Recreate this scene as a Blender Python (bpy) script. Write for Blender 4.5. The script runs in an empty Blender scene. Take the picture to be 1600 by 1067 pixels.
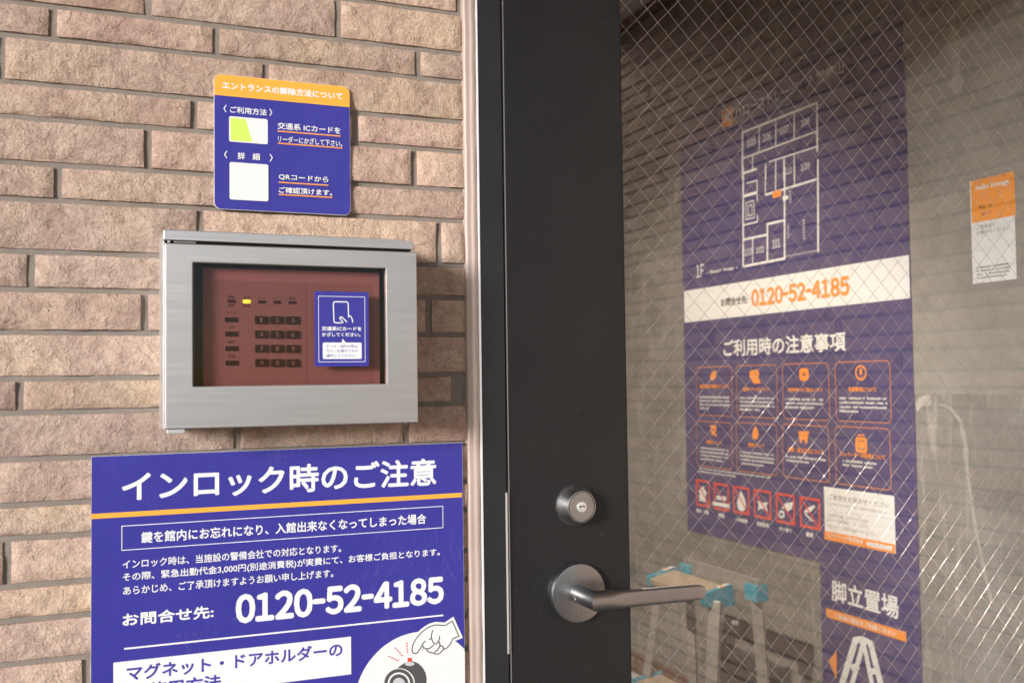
import bpy, bmesh, math, random
from mathutils import Vector, Matrix, noise
R = math.radians
random.seed(7)
scene = bpy.context.scene
COL = scene.collection

# ------------------------------------------------------------------ camera
EYE = Vector((0.0, -1.0, 1.25))          # metres; the tiled wall is the plane y = 0
YAW, PITCH, ROLL = R(22.451), R(2.237), R(-0.756)
def camera_axes():
    f = Vector((math.sin(YAW), math.cos(YAW), 0)); r = Vector((math.cos(YAW), -math.sin(YAW), 0)); u = Vector((0, 0, 1))
    f, u = math.cos(PITCH)*f + math.sin(PITCH)*u, -math.sin(PITCH)*f + math.cos(PITCH)*u
    r, u = math.cos(ROLL)*r + math.sin(ROLL)*u, -math.sin(ROLL)*r + math.cos(ROLL)*u
    return r, u, f
cr, cu, cf = camera_axes()
cam_data = bpy.data.cameras.new('camera'); cam = bpy.data.objects.new('camera', cam_data); COL.objects.link(cam)
m = Matrix((cr, cu, -cf)).transposed().to_4x4(); m.translation = EYE
cam.matrix_world = m
cam_data.lens = 35.67; cam_data.sensor_width = 36; cam_data.clip_start = 0.02; cam_data.clip_end = 600
cam_data.dof.use_dof = True; cam_data.dof.focus_distance = 1.08; cam_data.dof.aperture_fstop = 9.5
scene.camera = cam

# ------------------------------------------------------------------ world, sun, exposure
SUN_AZ, SUN_EL = R(57), R(11)            # direction the light travels: right and into the wall, slightly down
world = bpy.data.worlds.new('World'); scene.world = world; world.use_nodes = True
wn = world.node_tree.nodes; wl = world.node_tree.links
sky = wn.new('ShaderNodeTexSky'); sky.sky_type = 'NISHITA'; sky.sun_disc = False
sky.sun_elevation = SUN_EL; sky.sun_rotation = SUN_AZ + math.pi; sky.air_density = 1.0; sky.dust_density = 0.6; sky.ozone_density = 2.5
wn['Background'].inputs['Strength'].default_value = 0.10
wl.new(sky.outputs['Color'], wn['Background'].inputs['Color'])
sd = bpy.data.lights.new('sun', 'SUN'); sd.energy = 3.0; sd.angle = R(15); sd.color = (1.0, 0.98, 0.975)
sun = bpy.data.objects.new('sun', sd); COL.objects.link(sun)
d = Vector((math.sin(SUN_AZ)*math.cos(SUN_EL), math.cos(SUN_AZ)*math.cos(SUN_EL), -math.sin(SUN_EL)))
sun.rotation_euler = d.to_track_quat('-Z', 'Y').to_euler()
sun.location = (-6, -5, 3)
scene.view_settings.view_transform = 'Standard'; scene.view_settings.look = 'None'
scene.view_settings.gamma = 1.0; scene.view_settings.use_curve_mapping = False
scene.view_settings.exposure = 0.82
scene.cycles.transparent_max_bounces = 24; scene.cycles.max_bounces = 10

# ------------------------------------------------------------------ materials
def lin(c):
    return tuple(((x/255)/12.92 if x/255 <= .04045 else ((x/255+.055)/1.055)**2.4) for x in c)
MAT = {}
def base(name, col, rough=.5, metal=0.0, spec=.5, coat=0.0):
    m = bpy.data.materials.new(name); m.use_nodes = True
    b = m.node_tree.nodes['Principled BSDF']
    b.inputs['Base Color'].default_value = (*col, 1); b.inputs['Roughness'].default_value = rough
    b.inputs['Metallic'].default_value = metal; b.inputs['Specular IOR Level'].default_value = spec
    b.inputs['Coat Weight'].default_value = coat
    MAT[name] = m
    return m, m.node_tree.nodes, m.node_tree.links, b
def N(n, t, **kw):
    x = n.new(t)
    for k, v in kw.items():
        if k in x.inputs: x.inputs[k].default_value = v
        else: setattr(x, k, v)
    return x
def coords(n, l, scale=(1, 1, 1), rand=True):
    tc = n.new('ShaderNodeTexCoord'); mp = n.new('ShaderNodeMapping'); mp.inputs['Scale'].default_value = scale
    l.new(tc.outputs['Object'], mp.inputs['Vector'])
    if rand:
        oi = n.new('ShaderNodeObjectInfo'); mu = N(n, 'ShaderNodeMath', operation='MULTIPLY'); mu.inputs[1].default_value = 37
        l.new(oi.outputs['Random'], mu.inputs[0]); l.new(mu.outputs[0], mp.inputs['Location'])
        return mp.outputs[0], oi
    return mp.outputs[0], None
def ramp(n, l, src, stops):
    r = n.new('ShaderNodeValToRGB'); e = r.color_ramp.elements
    e[0].position, e[0].color = stops[0][0], (*stops[0][1], 1); e[1].position, e[1].color = stops[-1][0], (*stops[-1][1], 1)
    for p, c in stops[1:-1]:
        k = e.new(p); k.color = (*c, 1)
    l.new(src, r.inputs[0]); return r.outputs[0]
def mixc(n, l, a, b, f, mode='MIX'):
    x = n.new('ShaderNodeMix'); x.data_type = 'RGBA'; x.blend_type = mode
    for s, v in ((6, a), (7, b), (0, f)):
        if isinstance(v, (int, float)): x.inputs[s].default_value = v
        elif isinstance(v, tuple): x.inputs[s].default_value = (*v, 1)
        else: l.new(v, x.inputs[s])
    return x.outputs[2]
def bump(n, l, b, h, strength, dist, prev=None):
    x = n.new('ShaderNodeBump'); x.inputs['Strength'].default_value = strength; x.inputs['Distance'].default_value = dist
    l.new(h, x.inputs['Height'])
    if prev: l.new(prev, x.inputs['Normal'])
    if b: l.new(x.outputs[0], b.inputs['Normal'])
    return x.outputs[0]
def noisy(name, c1, c2, scale, rough=.6, bs=0.0, bd=.0005, bscale=None, **kw):
    m, n, l, b = base(name, c1, rough, **kw)
    v, _ = coords(n, l)
    t = N(n, 'ShaderNodeTexNoise', Scale=scale, Detail=6.0, Roughness=.6); l.new(v, t.inputs['Vector'])
    l.new(ramp(n, l, t.outputs['Fac'], [(.3, c1), (.7, c2)]), b.inputs['Base Color'])
    if bs:
        t2 = N(n, 'ShaderNodeTexNoise', Scale=bscale or scale*4, Detail=5.0, Roughness=.6); l.new(v, t2.inputs['Vector'])
        bump(n, l, b, t2.outputs['Fac'], bs, bd)
    return m

def tile_material(name, tint=(1, 1, 1), relief=1.0):
    m, n, l, b = base(name, (.4, .28, .21), .85, spec=.3)
    v, oi = coords(n, l)
    tt = lambda c: tuple(a*k for a, k in zip(c, tint))
    big = N(n, 'ShaderNodeTexNoise', Scale=11.0, Detail=5.0, Roughness=.6, Distortion=.2); l.new(v, big.inputs['Vector'])
    c = ramp(n, l, big.outputs['Fac'], [(.30, tt((.385, .265, .218))), (.44, tt((.478, .352, .288))), (.57, tt((.525, .400, .318))), (.66, tt((.565, .425, .320))), (.78, tt((.52, .37, .26)))])
    mid = N(n, 'ShaderNodeTexNoise', Scale=95.0, Detail=6.0, Roughness=.72); l.new(v, mid.inputs['Vector'])
    c = mixc(n, l, c, ramp(n, l, mid.outputs['Fac'], [(.30, (.60, .54, .52)), (.50, (1, 1, 1)), (.72, (1.28, 1.29, 1.28))]), .7, 'MULTIPLY')
    fine = N(n, 'ShaderNodeTexNoise', Scale=520.0, Detail=3.0, Roughness=.75); l.new(v, fine.inputs['Vector'])
    c = mixc(n, l, c, ramp(n, l, fine.outputs['Fac'], [(.34, (.66, .60, .57)), (.5, (1, 1, 1)), (.66, (1.28, 1.28, 1.28))]), .6, 'MULTIPLY')
    pale = N(n, 'ShaderNodeTexNoise', Scale=24.0, Detail=8.0, Roughness=.75, Distortion=.6)
    sh = N(n, 'ShaderNodeVectorMath', operation='ADD'); sh.inputs[1].default_value = (5, 3, 8); l.new(v, sh.inputs[0]); l.new(sh.outputs[0], pale.inputs['Vector'])
    c = mixc(n, l, c, (.62, .54, .49), ramp(n, l, pale.outputs['Fac'], [(.60, (0, 0, 0)), (.74, (.6, .6, .6))]))
    # some tiles fired yellower, some greyer
    r2 = N(n, 'ShaderNodeMath', operation='MULTIPLY'); r2.inputs[1].default_value = 7.31; l.new(oi.outputs['Random'], r2.inputs[0])
    r3 = N(n, 'ShaderNodeMath', operation='FRACT'); l.new(r2.outputs[0], r3.inputs[0])
    c = mixc(n, l, c, ramp(n, l, r3.outputs[0], [(.0, (1.02, .96, .95)), (.4, (1, 1, 1)), (.7, (1.03, 1.005, .94)), (1.0, (.93, .935, .945))]), 1.0, 'MULTIPLY')
    hr = N(n, 'ShaderNodeMapRange'); hr.inputs[3].default_value = .86; hr.inputs[4].default_value = 1.08
    l.new(oi.outputs['Random'], hr.inputs[0])
    hs = N(n, 'ShaderNodeHueSaturation'); l.new(hr.outputs[0], hs.inputs['Value']); l.new(c, hs.inputs['Color'])
    l.new(hs.outputs[0], b.inputs['Base Color'])
    def sharp(src, stops):
        r = ramp(n, l, src, [(p, (h, h, h)) for p, h in stops]); return r
    crag = N(n, 'ShaderNodeTexNoise', Scale=40.0, Detail=8.0, Roughness=.62, Distortion=.2); l.new(v, crag.inputs['Vector'])
    # cleft ledges where the face split along the bed
    led = N(n, 'ShaderNodeTexNoise', Scale=15.0, Detail=6.0, Roughness=.58, Distortion=.35)
    s2 = N(n, 'ShaderNodeVectorMath', operation='ADD'); s2.inputs[1].default_value = (2, 7, 1); l.new(v, s2.inputs[0]); l.new(s2.outputs[0], led.inputs['Vector'])
    ledge = sharp(led.outputs['Fac'], [(.0, 0), (.385, .12), (.392, .34), (.470, .42), (.476, .58), (.560, .66), (.566, .86), (.9, 1)])
    # rough and smooth patches
    pm = ramp(n, l, big.outputs['Fac'], [(.40, (.15, .15, .15)), (.62, (1, 1, 1))])
    mm = N(n, 'ShaderNodeMath', operation='MULTIPLY'); l.new(mid.outputs['Fac'], mm.inputs[0]); l.new(pm, mm.inputs[1])
    a = bump(n, l, None, crag.outputs['Fac'], 1.0, .0038*relief)
    a = bump(n, l, None, ledge, .9, .0021*relief, a)
    a = bump(n, l, None, mm.outputs[0], 1.0, .0024*relief, a)
    bump(n, l, b, fine.outputs['Fac'], .7, .0008*relief, a)
    return m
tile_material('tile'); tile_material('tile_far', relief=.8)
noisy('mortar', (.215, .180, .152), (.275, .232, .197), 60, .9, .6, .0008, 500)
noisy('mortar_side', (.22, .195, .165), (.27, .24, .205), 60, .9, .6, .0008, 500)
noisy('sealant', (.37, .28, .235), (.44, .34, .29), 25, .42, .15, .0008, 60)
noisy('black_paint', (.0085, .0088, .0097), (.012, .012, .0128), 12, .42, .35, .0004, 350)
noisy('frame_paint', (.014, .015, .017), (.020, .021, .023), 12, .36, .25, .0003, 350)
def worn_paint(name):
    m = MAT[name]; n = m.node_tree.nodes; l = m.node_tree.links; b = n['Principled BSDF']
    v, _ = coords(n, l)
    vo = N(n, 'ShaderNodeTexVoronoi', Scale=70.0); l.new(v, vo.inputs['Vector'])
    gate = N(n, 'ShaderNodeTexNoise', Scale=9.0, Detail=3.0); l.new(v, gate.inputs['Vector'])
    f = N(n, 'ShaderNodeMath', operation='MULTIPLY'); l.new(ramp(n, l, vo.outputs['Distance'], [(.03, (1, 1, 1)), (.06, (0, 0, 0))]), f.inputs[0])
    l.new(ramp(n, l, gate.outputs['Fac'], [(.52, (0, 0, 0)), (.62, (.5, .5, .5))]), f.inputs[1])
    prev = b.inputs['Base Color'].links[0].from_socket
    l.new(mixc(n, l, prev, (.20, .19, .18), f.outputs[0]), b.inputs['Base Color'])
    sm = N(n, 'ShaderNodeTexNoise', Scale=6.0, Detail=7.0, Roughness=.65, Distortion=.8); l.new(v, sm.inputs['Vector'])
    mr = N(n, 'ShaderNodeMapRange'); mr.inputs[3].default_value = .32; mr.inputs[4].default_value = .55
    l.new(sm.outputs['Fac'], mr.inputs[0]); l.new(mr.outputs[0], b.inputs['Roughness'])
worn_paint('black_paint'); worn_paint('frame_paint')
base('gap', (.004, .004, .004), .8)
base('edge_highlight', (.82, .82, .83), .35, .3)  # pale colour standing in for light caught on the frame and door edges
noisy('paving', (.11, .108, .105), (.16, .157, .15), 3, .9, .4, .003, 60)
noisy('soffit', (.62, .52, .45), (.68, .58, .50), 4, .7)
noisy('moulding', (.16, .085, .045), (.22, .12, .065), 8, .5)
noisy('ceiling_white', (.80, .78, .75), (.84, .82, .79), 4, .8)
noisy('plaster', (.40, .36, .31), (.48, .44, .38), 5, .85, .3, .002, 80)
noisy('raised_floor', (.62, .62, .61), (.70, .70, .69), 8, .5)
noisy('skirting', (.085, .045, .022), (.13, .07, .035), 12, .45)
def steel(name, col, rough, streak=.12, axis=(3, 1, 260), aniso=.55):
    m, n, l, b = base(name, col, rough, 1.0)
    v, _ = coords(n, l, axis)
    t = N(n, 'ShaderNodeTexNoise', Scale=3.0, Detail=4.0, Roughness=.6); l.new(v, t.inputs['Vector'])
    k = tuple(max(0, x*(1-streak)) for x in col); k2 = tuple(min(1, x*(1+streak)) for x in col)
    l.new(ramp(n, l, t.outputs['Fac'], [(.3, k), (.7, k2)]), b.inputs['Base Color'])
    mr = N(n, 'ShaderNodeMapRange'); mr.inputs[3].default_value = rough-.05; mr.inputs[4].default_value = rough+.09
    l.new(t.outputs['Fac'], mr.inputs[0]); l.new(mr.outputs[0], b.inputs['Roughness'])
    b.inputs['Anisotropic'].default_value = aniso
    bump(n, l, b, t.outputs['Fac'], .08, .0002)
    return m
steel('box_steel', (.50, .482, .480), .42, .04)
steel('handle_steel', (.37, .368, .37), .31, .08, (260, 260, 3), .3)
steel('lock_steel', (.46, .455, .45), .36, .08, (40, 3, 40), .3)
base('bright_steel', (.82, .80, .76), .3, .6)
base('keyhole', (.01, .01, .01), .5)
def pane(name, tint, ior, rough=0.0):
    m = bpy.data.materials.new(name); m.use_nodes = True; n = m.node_tree.nodes; l = m.node_tree.links
    n.remove(n['Principled BSDF'])
    tr = n.new('ShaderNodeBsdfTransparent'); tr.inputs[0].default_value = (*tint, 1)
    gl = n.new('ShaderNodeBsdfGlossy'); gl.inputs['Roughness'].default_value = rough; gl.inputs[0].default_value = (1, 1, 1, 1)
    fr = n.new('ShaderNodeFresnel'); fr.inputs['IOR'].default_value = ior
    # inside faces of the slab see the same reflectance as the outside ones
    geo = n.new('ShaderNodeNewGeometry'); io = n.new('ShaderNodeMix'); io.data_type = 'FLOAT'
    io.inputs[2].default_value = ior; io.inputs[3].default_value = 1/ior
    l.new(geo.outputs['Backfacing'], io.inputs[0])
    l.new(io.outputs[0], fr.inputs['IOR'])
    mx = n.new('ShaderNodeMixShader'); l.new(fr.outputs[0], mx.inputs[0]); l.new(tr.outputs[0], mx.inputs[1]); l.new(gl.outputs[0], mx.inputs[2])
    l.new(mx.outputs[0], n['Material Output'].inputs['Surface']); MAT[name] = m
    return m
pane('door_glass', (.99, .99, .985), 1.66)
pane('smoked_cover', (.80, .615, .60), 1.38, .03)
base('wire', (.64, .61, .58), .17, .85)
base('keypad_plate', (.52, .51, .50), .5)
base('plate2', (.415, .41, .40), .5); base('plate3', (.435, .43, .42), .5)
base('key', (.035, .03, .028), .4); base('keytxt', (.52, .50, .49), .5); base('keylabel', (.12, .10, .095), .6)
base('led', (.06, .03, .03), .3)
m, n, l, b = base('ledon', (.9, .9, .1), .4); b.inputs['Emission Color'].default_value = (1.0, .95, .05, 1); b.inputs['Emission Strength'].default_value = 2.2
base('tray', (.02, .016, .014), .6)
P = dict(white=(.80, .80, .81), paper=(.79, .79, .785), lime=(.62, .82, .14), orange=(.90, .42, .055), orange2=(.85, .33, .10), orange3=(.90, .29, .03),
         orange4=(.50, .17, .07), orange5=(.92, .30, .012), blue=(.055, .043, .33), ink=(.075, .07, .075), ink2=(.085, .08, .085), lgrey=(.55, .55, .56), red=(.72, .06, .04), brownink=(.30, .09, .02))
for k, c in P.items(): base(k, c, .45)
def sign_face(name, c1, c2, rough=.28):
    m, n, l, b = base(name, c1, rough, spec=.5)
    v, _ = coords(n, l, rand=False)
    t = N(n, 'ShaderNodeTexNoise', Scale=12.0, Detail=6.0, Roughness=.7); l.new(v, t.inputs['Vector'])
    l.new(ramp(n, l, t.outputs['Fac'], [(.35, c1), (.7, c2)]), b.inputs['Base Color'])
    mr = N(n, 'ShaderNodeMapRange'); mr.inputs[3].default_value = rough-.06; mr.inputs[4].default_value = rough+.12
    t2 = N(n, 'ShaderNodeTexNoise', Scale=35.0, Detail=8.0, Roughness=.7, Distortion=1.0); l.new(v, t2.inputs['Vector'])
    l.new(t2.outputs['Fac'], mr.inputs[0]); l.new(mr.outputs[0], b.inputs['Roughness'])
    # hairline scuffs
    sc = n.new('ShaderNodeMapping'); sc.inputs['Scale'].default_value = (1, 1, .22); sc.inputs['Rotation'].default_value = (0, .35, 0); l.new(v, sc.inputs['Vector'])
    w = N(n, 'ShaderNodeTexNoise', Scale=60.0, Detail=2.0, Roughness=.5, Distortion=3.0); l.new(sc.outputs[0], w.inputs['Vector'])
    prev = b.inputs['Base Color'].links[0].from_socket
    hz = N(n, 'ShaderNodeTexNoise', Scale=7.0, Detail=3.0); l.new(v, hz.inputs['Vector'])
    f = N(n, 'ShaderNodeMath', operation='MULTIPLY'); l.new(ramp(n, l, w.outputs['Fac'], [(.492, (0, 0, 0)), (.5, (.5, .5, .5)), (.508, (0, 0, 0))]), f.inputs[0])
    l.new(ramp(n, l, hz.outputs['Fac'], [(.52, (0, 0, 0)), (.68, (.55, .55, .55))]), f.inputs[1])
    l.new(mixc(n, l, prev, (.42, .42, .52), f.outputs[0]), b.inputs['Base Color'])
    return m
sign_face('sign_blue', (.041, .037, .285), (.050, .044, .315))
sign_face('poster_blue', (.036, .030, .125), (.042, .035, .145), .5)
base('sign_core', (.72, .72, .73), .5)
noisy('alu', (.29, .275, .25), (.38, .36, .33), 40, .38, metal=.35)
noisy('tread', (.34, .27, .19), (.42, .34, .25), 40, .45)
base('cyan', (.035, .27, .38), .45)
base('lamp_body', (.7, .7, .7), .4)

# old cement render inside, with pale run-off stains
def render_material():
    m, n, l, b = base('old_render', (.2, .18, .15), .88, spec=.25)
    v, _ = coords(n, l, rand=False)
    t = N(n, 'ShaderNodeTexNoise', Scale=5.0, Detail=9.0, Roughness=.7, Distortion=.4); l.new(v, t.inputs['Vector'])
    c = ramp(n, l, t.outputs['Fac'], [(.3, (.118, .112, .102)), (.5, (.172, .165, .152)), (.72, (.25, .243, .228))])
    mp = n.new('ShaderNodeMapping'); mp.inputs['Scale'].default_value = (1, 11, 1.3); l.new(v, mp.inputs['Vector'])
    s = N(n, 'ShaderNodeTexNoise', Scale=4.0, Detail=8.0, Roughness=.72, Distortion=.8); l.new(mp.outputs[0], s.inputs['Vector'])
    c = mixc(n, l, c, (.42, .39, .34), ramp(n, l, s.outputs['Fac'], [(.55, (0, 0, 0)), (.72, (.7, .7, .7))]))
    f = N(n, 'ShaderNodeTexNoise', Scale=160.0, Detail=4.0, Roughness=.7); l.new(v, f.inputs['Vector'])
    c = mixc(n, l, c, ramp(n, l, f.outputs['Fac'], [(.3, (.75, .75, .75)), (.7, (1.25, 1.25, 1.25))]), .6, 'MULTIPLY')
    l.new(c, b.inputs['Base Color'])
    bump(n, l, b, t.outputs['Fac'], .4, .004)
render_material()
noisy('old_render_pale', (.205, .195, .172), (.275, .262, .235), 14, .85, .4, .002, 90)
noisy('stain_soft', (.27, .255, .22), (.36, .345, .31), 60, .85, .4, .001, 200)
noisy('stain', (.30, .285, .25), (.46, .44, .40), 60, .85, .4, .001, 200)

# ------------------------------------------------------------------ builders
def link(name, me, mat=None, parent=None, loc=None, smooth=False):
    o = bpy.data.objects.new(name, me); COL.objects.link(o)
    if mat is not None and not me.materials:
        me.materials.append(MAT[mat] if isinstance(mat, str) else mat)
    if parent: o.parent = parent
    if loc is not None: o.location = loc
    if smooth:
        for p in me.polygons: p.use_smooth = True
    return o
def root(name, loc, rz=0, label=None, cat=None, group=None, kind=None):
    o = bpy.data.objects.new(name, None); COL.objects.link(o); o.location = loc; o.rotation_euler = (0, 0, rz); o.empty_display_size = .02
    tag(o, label, cat, group, kind); return o
def tag(o, label=None, cat=None, group=None, kind=None):
    for k, v in (('label', label), ('category', cat), ('group', group), ('kind', kind)):
        if v: o[k] = v
    return o
def bm_mesh(bm, name, bevel=0, seg=2):
    if bevel:
        bmesh.ops.bevel(bm, geom=bm.edges[:], offset=bevel, segments=seg, profile=.6, affect='EDGES', clamp_overlap=True)
    bmesh.ops.recalc_face_normals(bm, faces=bm.faces[:])
    me = bpy.data.meshes.new(name); bm.to_mesh(me); bm.free(); return me
def box(name, a, b, mat, parent=None, bevel=0, org=None, seg=2):
    """box between corners a and b, given in the parent's frame"""
    bm = bmesh.new(); a = Vector(a); b = Vector(b); c = (a+b)/2
    bmesh.ops.create_cube(bm, size=1, matrix=Matrix.Diagonal((*(abs(x) for x in (b-a)), 1)))
    me = bm_mesh(bm, name, bevel, seg)
    return link(name, me, mat, parent, c)
def prism(name, pts, y0, y1, mat, parent=None, bevel=0):
    """polygon in the x-z plane extruded from y0 to y1"""
    bm = bmesh.new()
    f = bm.faces.new([bm.verts.new((x, y0, z)) for x, z in pts])
    r = bmesh.ops.extrude_face_region(bm, geom=[f])
    bmesh.ops.translate(bm, vec=(0, y1-y0, 0), verts=[v for v in r['geom'] if isinstance(v, bmesh.types.BMVert)])
    return link(name, bm_mesh(bm, name, bevel), mat, parent)
def lathe(name, prof, mat, parent=None, loc=(0, 0, 0), n=64):
    """profile of (radius, y) turned about the y axis"""
    bm = bmesh.new(); rings = []
    for r, y in prof:
        rings.append([bm.verts.new((r*math.cos(2*math.pi*k/n), y, r*math.sin(2*math.pi*k/n))) for k in range(n)])
    for a, b in zip(rings, rings[1:]):
        for k in range(n): bm.faces.new((a[k], a[(k+1) % n], b[(k+1) % n], b[k]))
    bm.faces.new(rings[0]); bm.faces.new(rings[-1][::-1])
    me = bm_mesh(bm, name); o = link(name, me, mat, parent, loc, True)
    me.set_sharp_from_angle(angle=R(38)); return o
def flat(name, polys, y, mat, parent):
    """flat print: list of polygons (u, v) on the plane at y"""
    bm = bmesh.new()
    for p in polys:
        q = [c for i, c in enumerate(p) if c != p[i-1]]
        area = sum(q[i-1][0]*q[i][1]-q[i][0]*q[i-1][1] for i in range(len(q)))
        if area < 0: q = q[::-1]
        bm.faces.new([bm.verts.new((u, y, v)) for u, v in q])
    me = bpy.data.meshes.new(name); bm.to_mesh(me); bm.free()
    return link(name, me, mat, parent)
def rrect(u0, v0, u1, v1, r, k=5):
    if r <= 0: return [(u0, v0), (u1, v0), (u1, v1), (u0, v1)]
    r = min(r, (u1-u0)/2.01, (v1-v0)/2.01); out = []
    for cx, cy, a in ((u1-r, v0+r, -90), (u1-r, v1-r, 0), (u0+r, v1-r, 90), (u0+r, v0+r, 180)):
        for i in range(k+1): t = R(a+90*i/k); out.append((cx+r*math.cos(t), cy+r*math.sin(t)))
    return out
def stroke(pts, w, closed):
    n = len(pts); h = w/2; L, Q = [], []
    for i in range(n):
        p = Vector(pts[i]); a = Vector(pts[i-1]) if (i or closed) else None; b = Vector(pts[(i+1) % n]) if (i < n-1 or closed) else None
        d1 = (p-a).normalized() if a is not None else None; d2 = (b-p).normalized() if b is not None else None
        if d1 is None: d1 = d2
        if d2 is None: d2 = d1
        t = (d1+d2); t = t.normalized() if t.length > 1e-6 else d1
        nrm = Vector((-t.y, t.x)); k = min(1/max(.35, nrm.dot(Vector((-d1.y, d1.x)))), 2.5)
        L.append(tuple(p+nrm*h*k)); Q.append(tuple(p-nrm*h*k))
    m = n if closed else n-1
    return [[L[i], Q[i], Q[(i+1) % n], L[(i+1) % n]] for i in range(m)]
GLYPHS = {}
def lettering(name, body, u0, v0, u1, v1, y, mat, parent, bold):
    """one line of print fitted to a box; heavier weights are the outline repeated a hair apart"""
    def outline(txt):
        c = bpy.data.curves.new('t', 'FONT'); c.body = txt; c.resolution_u = 3
        o = bpy.data.objects.new('t', c); COL.objects.link(o); bpy.context.view_layer.update()
        me = bpy.data.meshes.new_from_object(o.evaluated_get(bpy.context.evaluated_depsgraph_get()))
        r = ([(v.co.x, v.co.y) for v in me.vertices], [tuple(p.vertices) for p in me.polygons])
        bpy.data.objects.remove(o); bpy.data.curves.remove(c); bpy.data.meshes.remove(me); return r
    if body not in GLYPHS:
        if len(body) > 1 and all(ch in '0123456789-F' for ch in body):
            # figures set tight in the plain gothic face
            vs, fs, cur = [], [], 0.0
            for ch in body:
                a, f = outline(chr(ord(ch)+0xFEE0)); lo = min(q[0] for q in a); wd = max(q[0] for q in a)-lo
                k = .34/wd if ch == '-' else 1.0
                n0 = len(vs); vs += [((q[0]-lo)*k+cur, q[1]) for q in a]; fs += [tuple(i+n0 for i in p) for p in f]
                cur += wd*k+(.085 if ch != '1' else .11)
            GLYPHS[body] = (vs, fs)
        else: GLYPHS[body] = outline(body)
    vs, fs = GLYPHS[body]
    ax, bx = min(v[0] for v in vs), max(v[0] for v in vs); ay, by = min(v[1] for v in vs), max(v[1] for v in vs)
    plain = all(ch in '0123456789-F' for ch in body)
    d = bold*(1.7 if name == 'phone_number' else .3 if plain else 1.15)*(v1-v0)
    w, h = (u1-u0-2*d), (v1-v0-2*d); sx, sy = w/(bx-ax), h/max(1e-6, by-ay)
    n = 1 if bold < .012 else (4 if bold < .02 else 7)
    V, F = [], []
    for k in range(n):
        du = dv = 0
        if k: a = 2*math.pi*(k-.5)/(n-1); du, dv = d*math.cos(a), d*math.sin(a)
        o = len(V)
        V += [((x-ax)*sx+u0+d+du, y-k*2e-6, (z-ay)*sy+v0+d+dv) for x, z in vs]; F += [tuple(i+o for i in f) for f in fs]
    me = bpy.data.meshes.new(name); me.from_pydata(V, [], F); me.update()
    return link(name, me, mat, parent)
def print_items(key, parent, y, step):
    rnd = random.Random(len(key)*7)
    for i, it in enumerate(PRINT[key]):
        k, name, mat = it[:3]; yy = y-step*(i+1)
        if k == 't': lettering(name, it[3], it[4], it[5], it[6], it[7], yy, mat, parent, it[8])
        elif k == 'r': flat(name, [rrect(*it[3:7], it[7])], yy, mat, parent)
        elif k == 'o':
            u0, v0, u1, v1, r, w = it[3:9]
            flat(name, stroke(rrect(u0, v0, u1, v1, r, 5), w, True), yy, mat, parent)
        elif k == 'p': flat(name, [it[3]], yy, mat, parent)
        elif k == 's': flat(name, stroke(it[5], it[3], it[4]), yy, mat, parent)
        elif k == 'g':
            rows, u0, v0, u1, v1, last = it[3:9]; ps = []; h = (v1-v0)/rows
            for q in range(rows):
                ue = u1 if q < rows-1 else u0+(u1-u0)*last
                ch = min(h*.62, (u1-u0)); vb = v1-h*q-h*.82; x = u0
                while x < ue-ch*.3:
                    w_ = ch*rnd.uniform(.55, .95)
                    if rnd.random() > .09:
                        # small broken marks with the rhythm of characters too small to read
                        a = rnd.uniform(.0, .25)*ch
                        ps.append(rrect(x, vb+a, min(x+w_*.36, ue), vb+ch*rnd.uniform(.7, 1), 0))
                        ps.append(rrect(x+w_*.46, vb, min(x+w_*.9, ue+.0005), vb+ch*rnd.uniform(.45, .95), 0))
                    x += w_+ch*.12
            ps = [p for p in ps if p[1][0] > p[0][0]+1e-6]
            flat(name, ps, yy, mat, parent)['kind'] = 'stuff'

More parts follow.
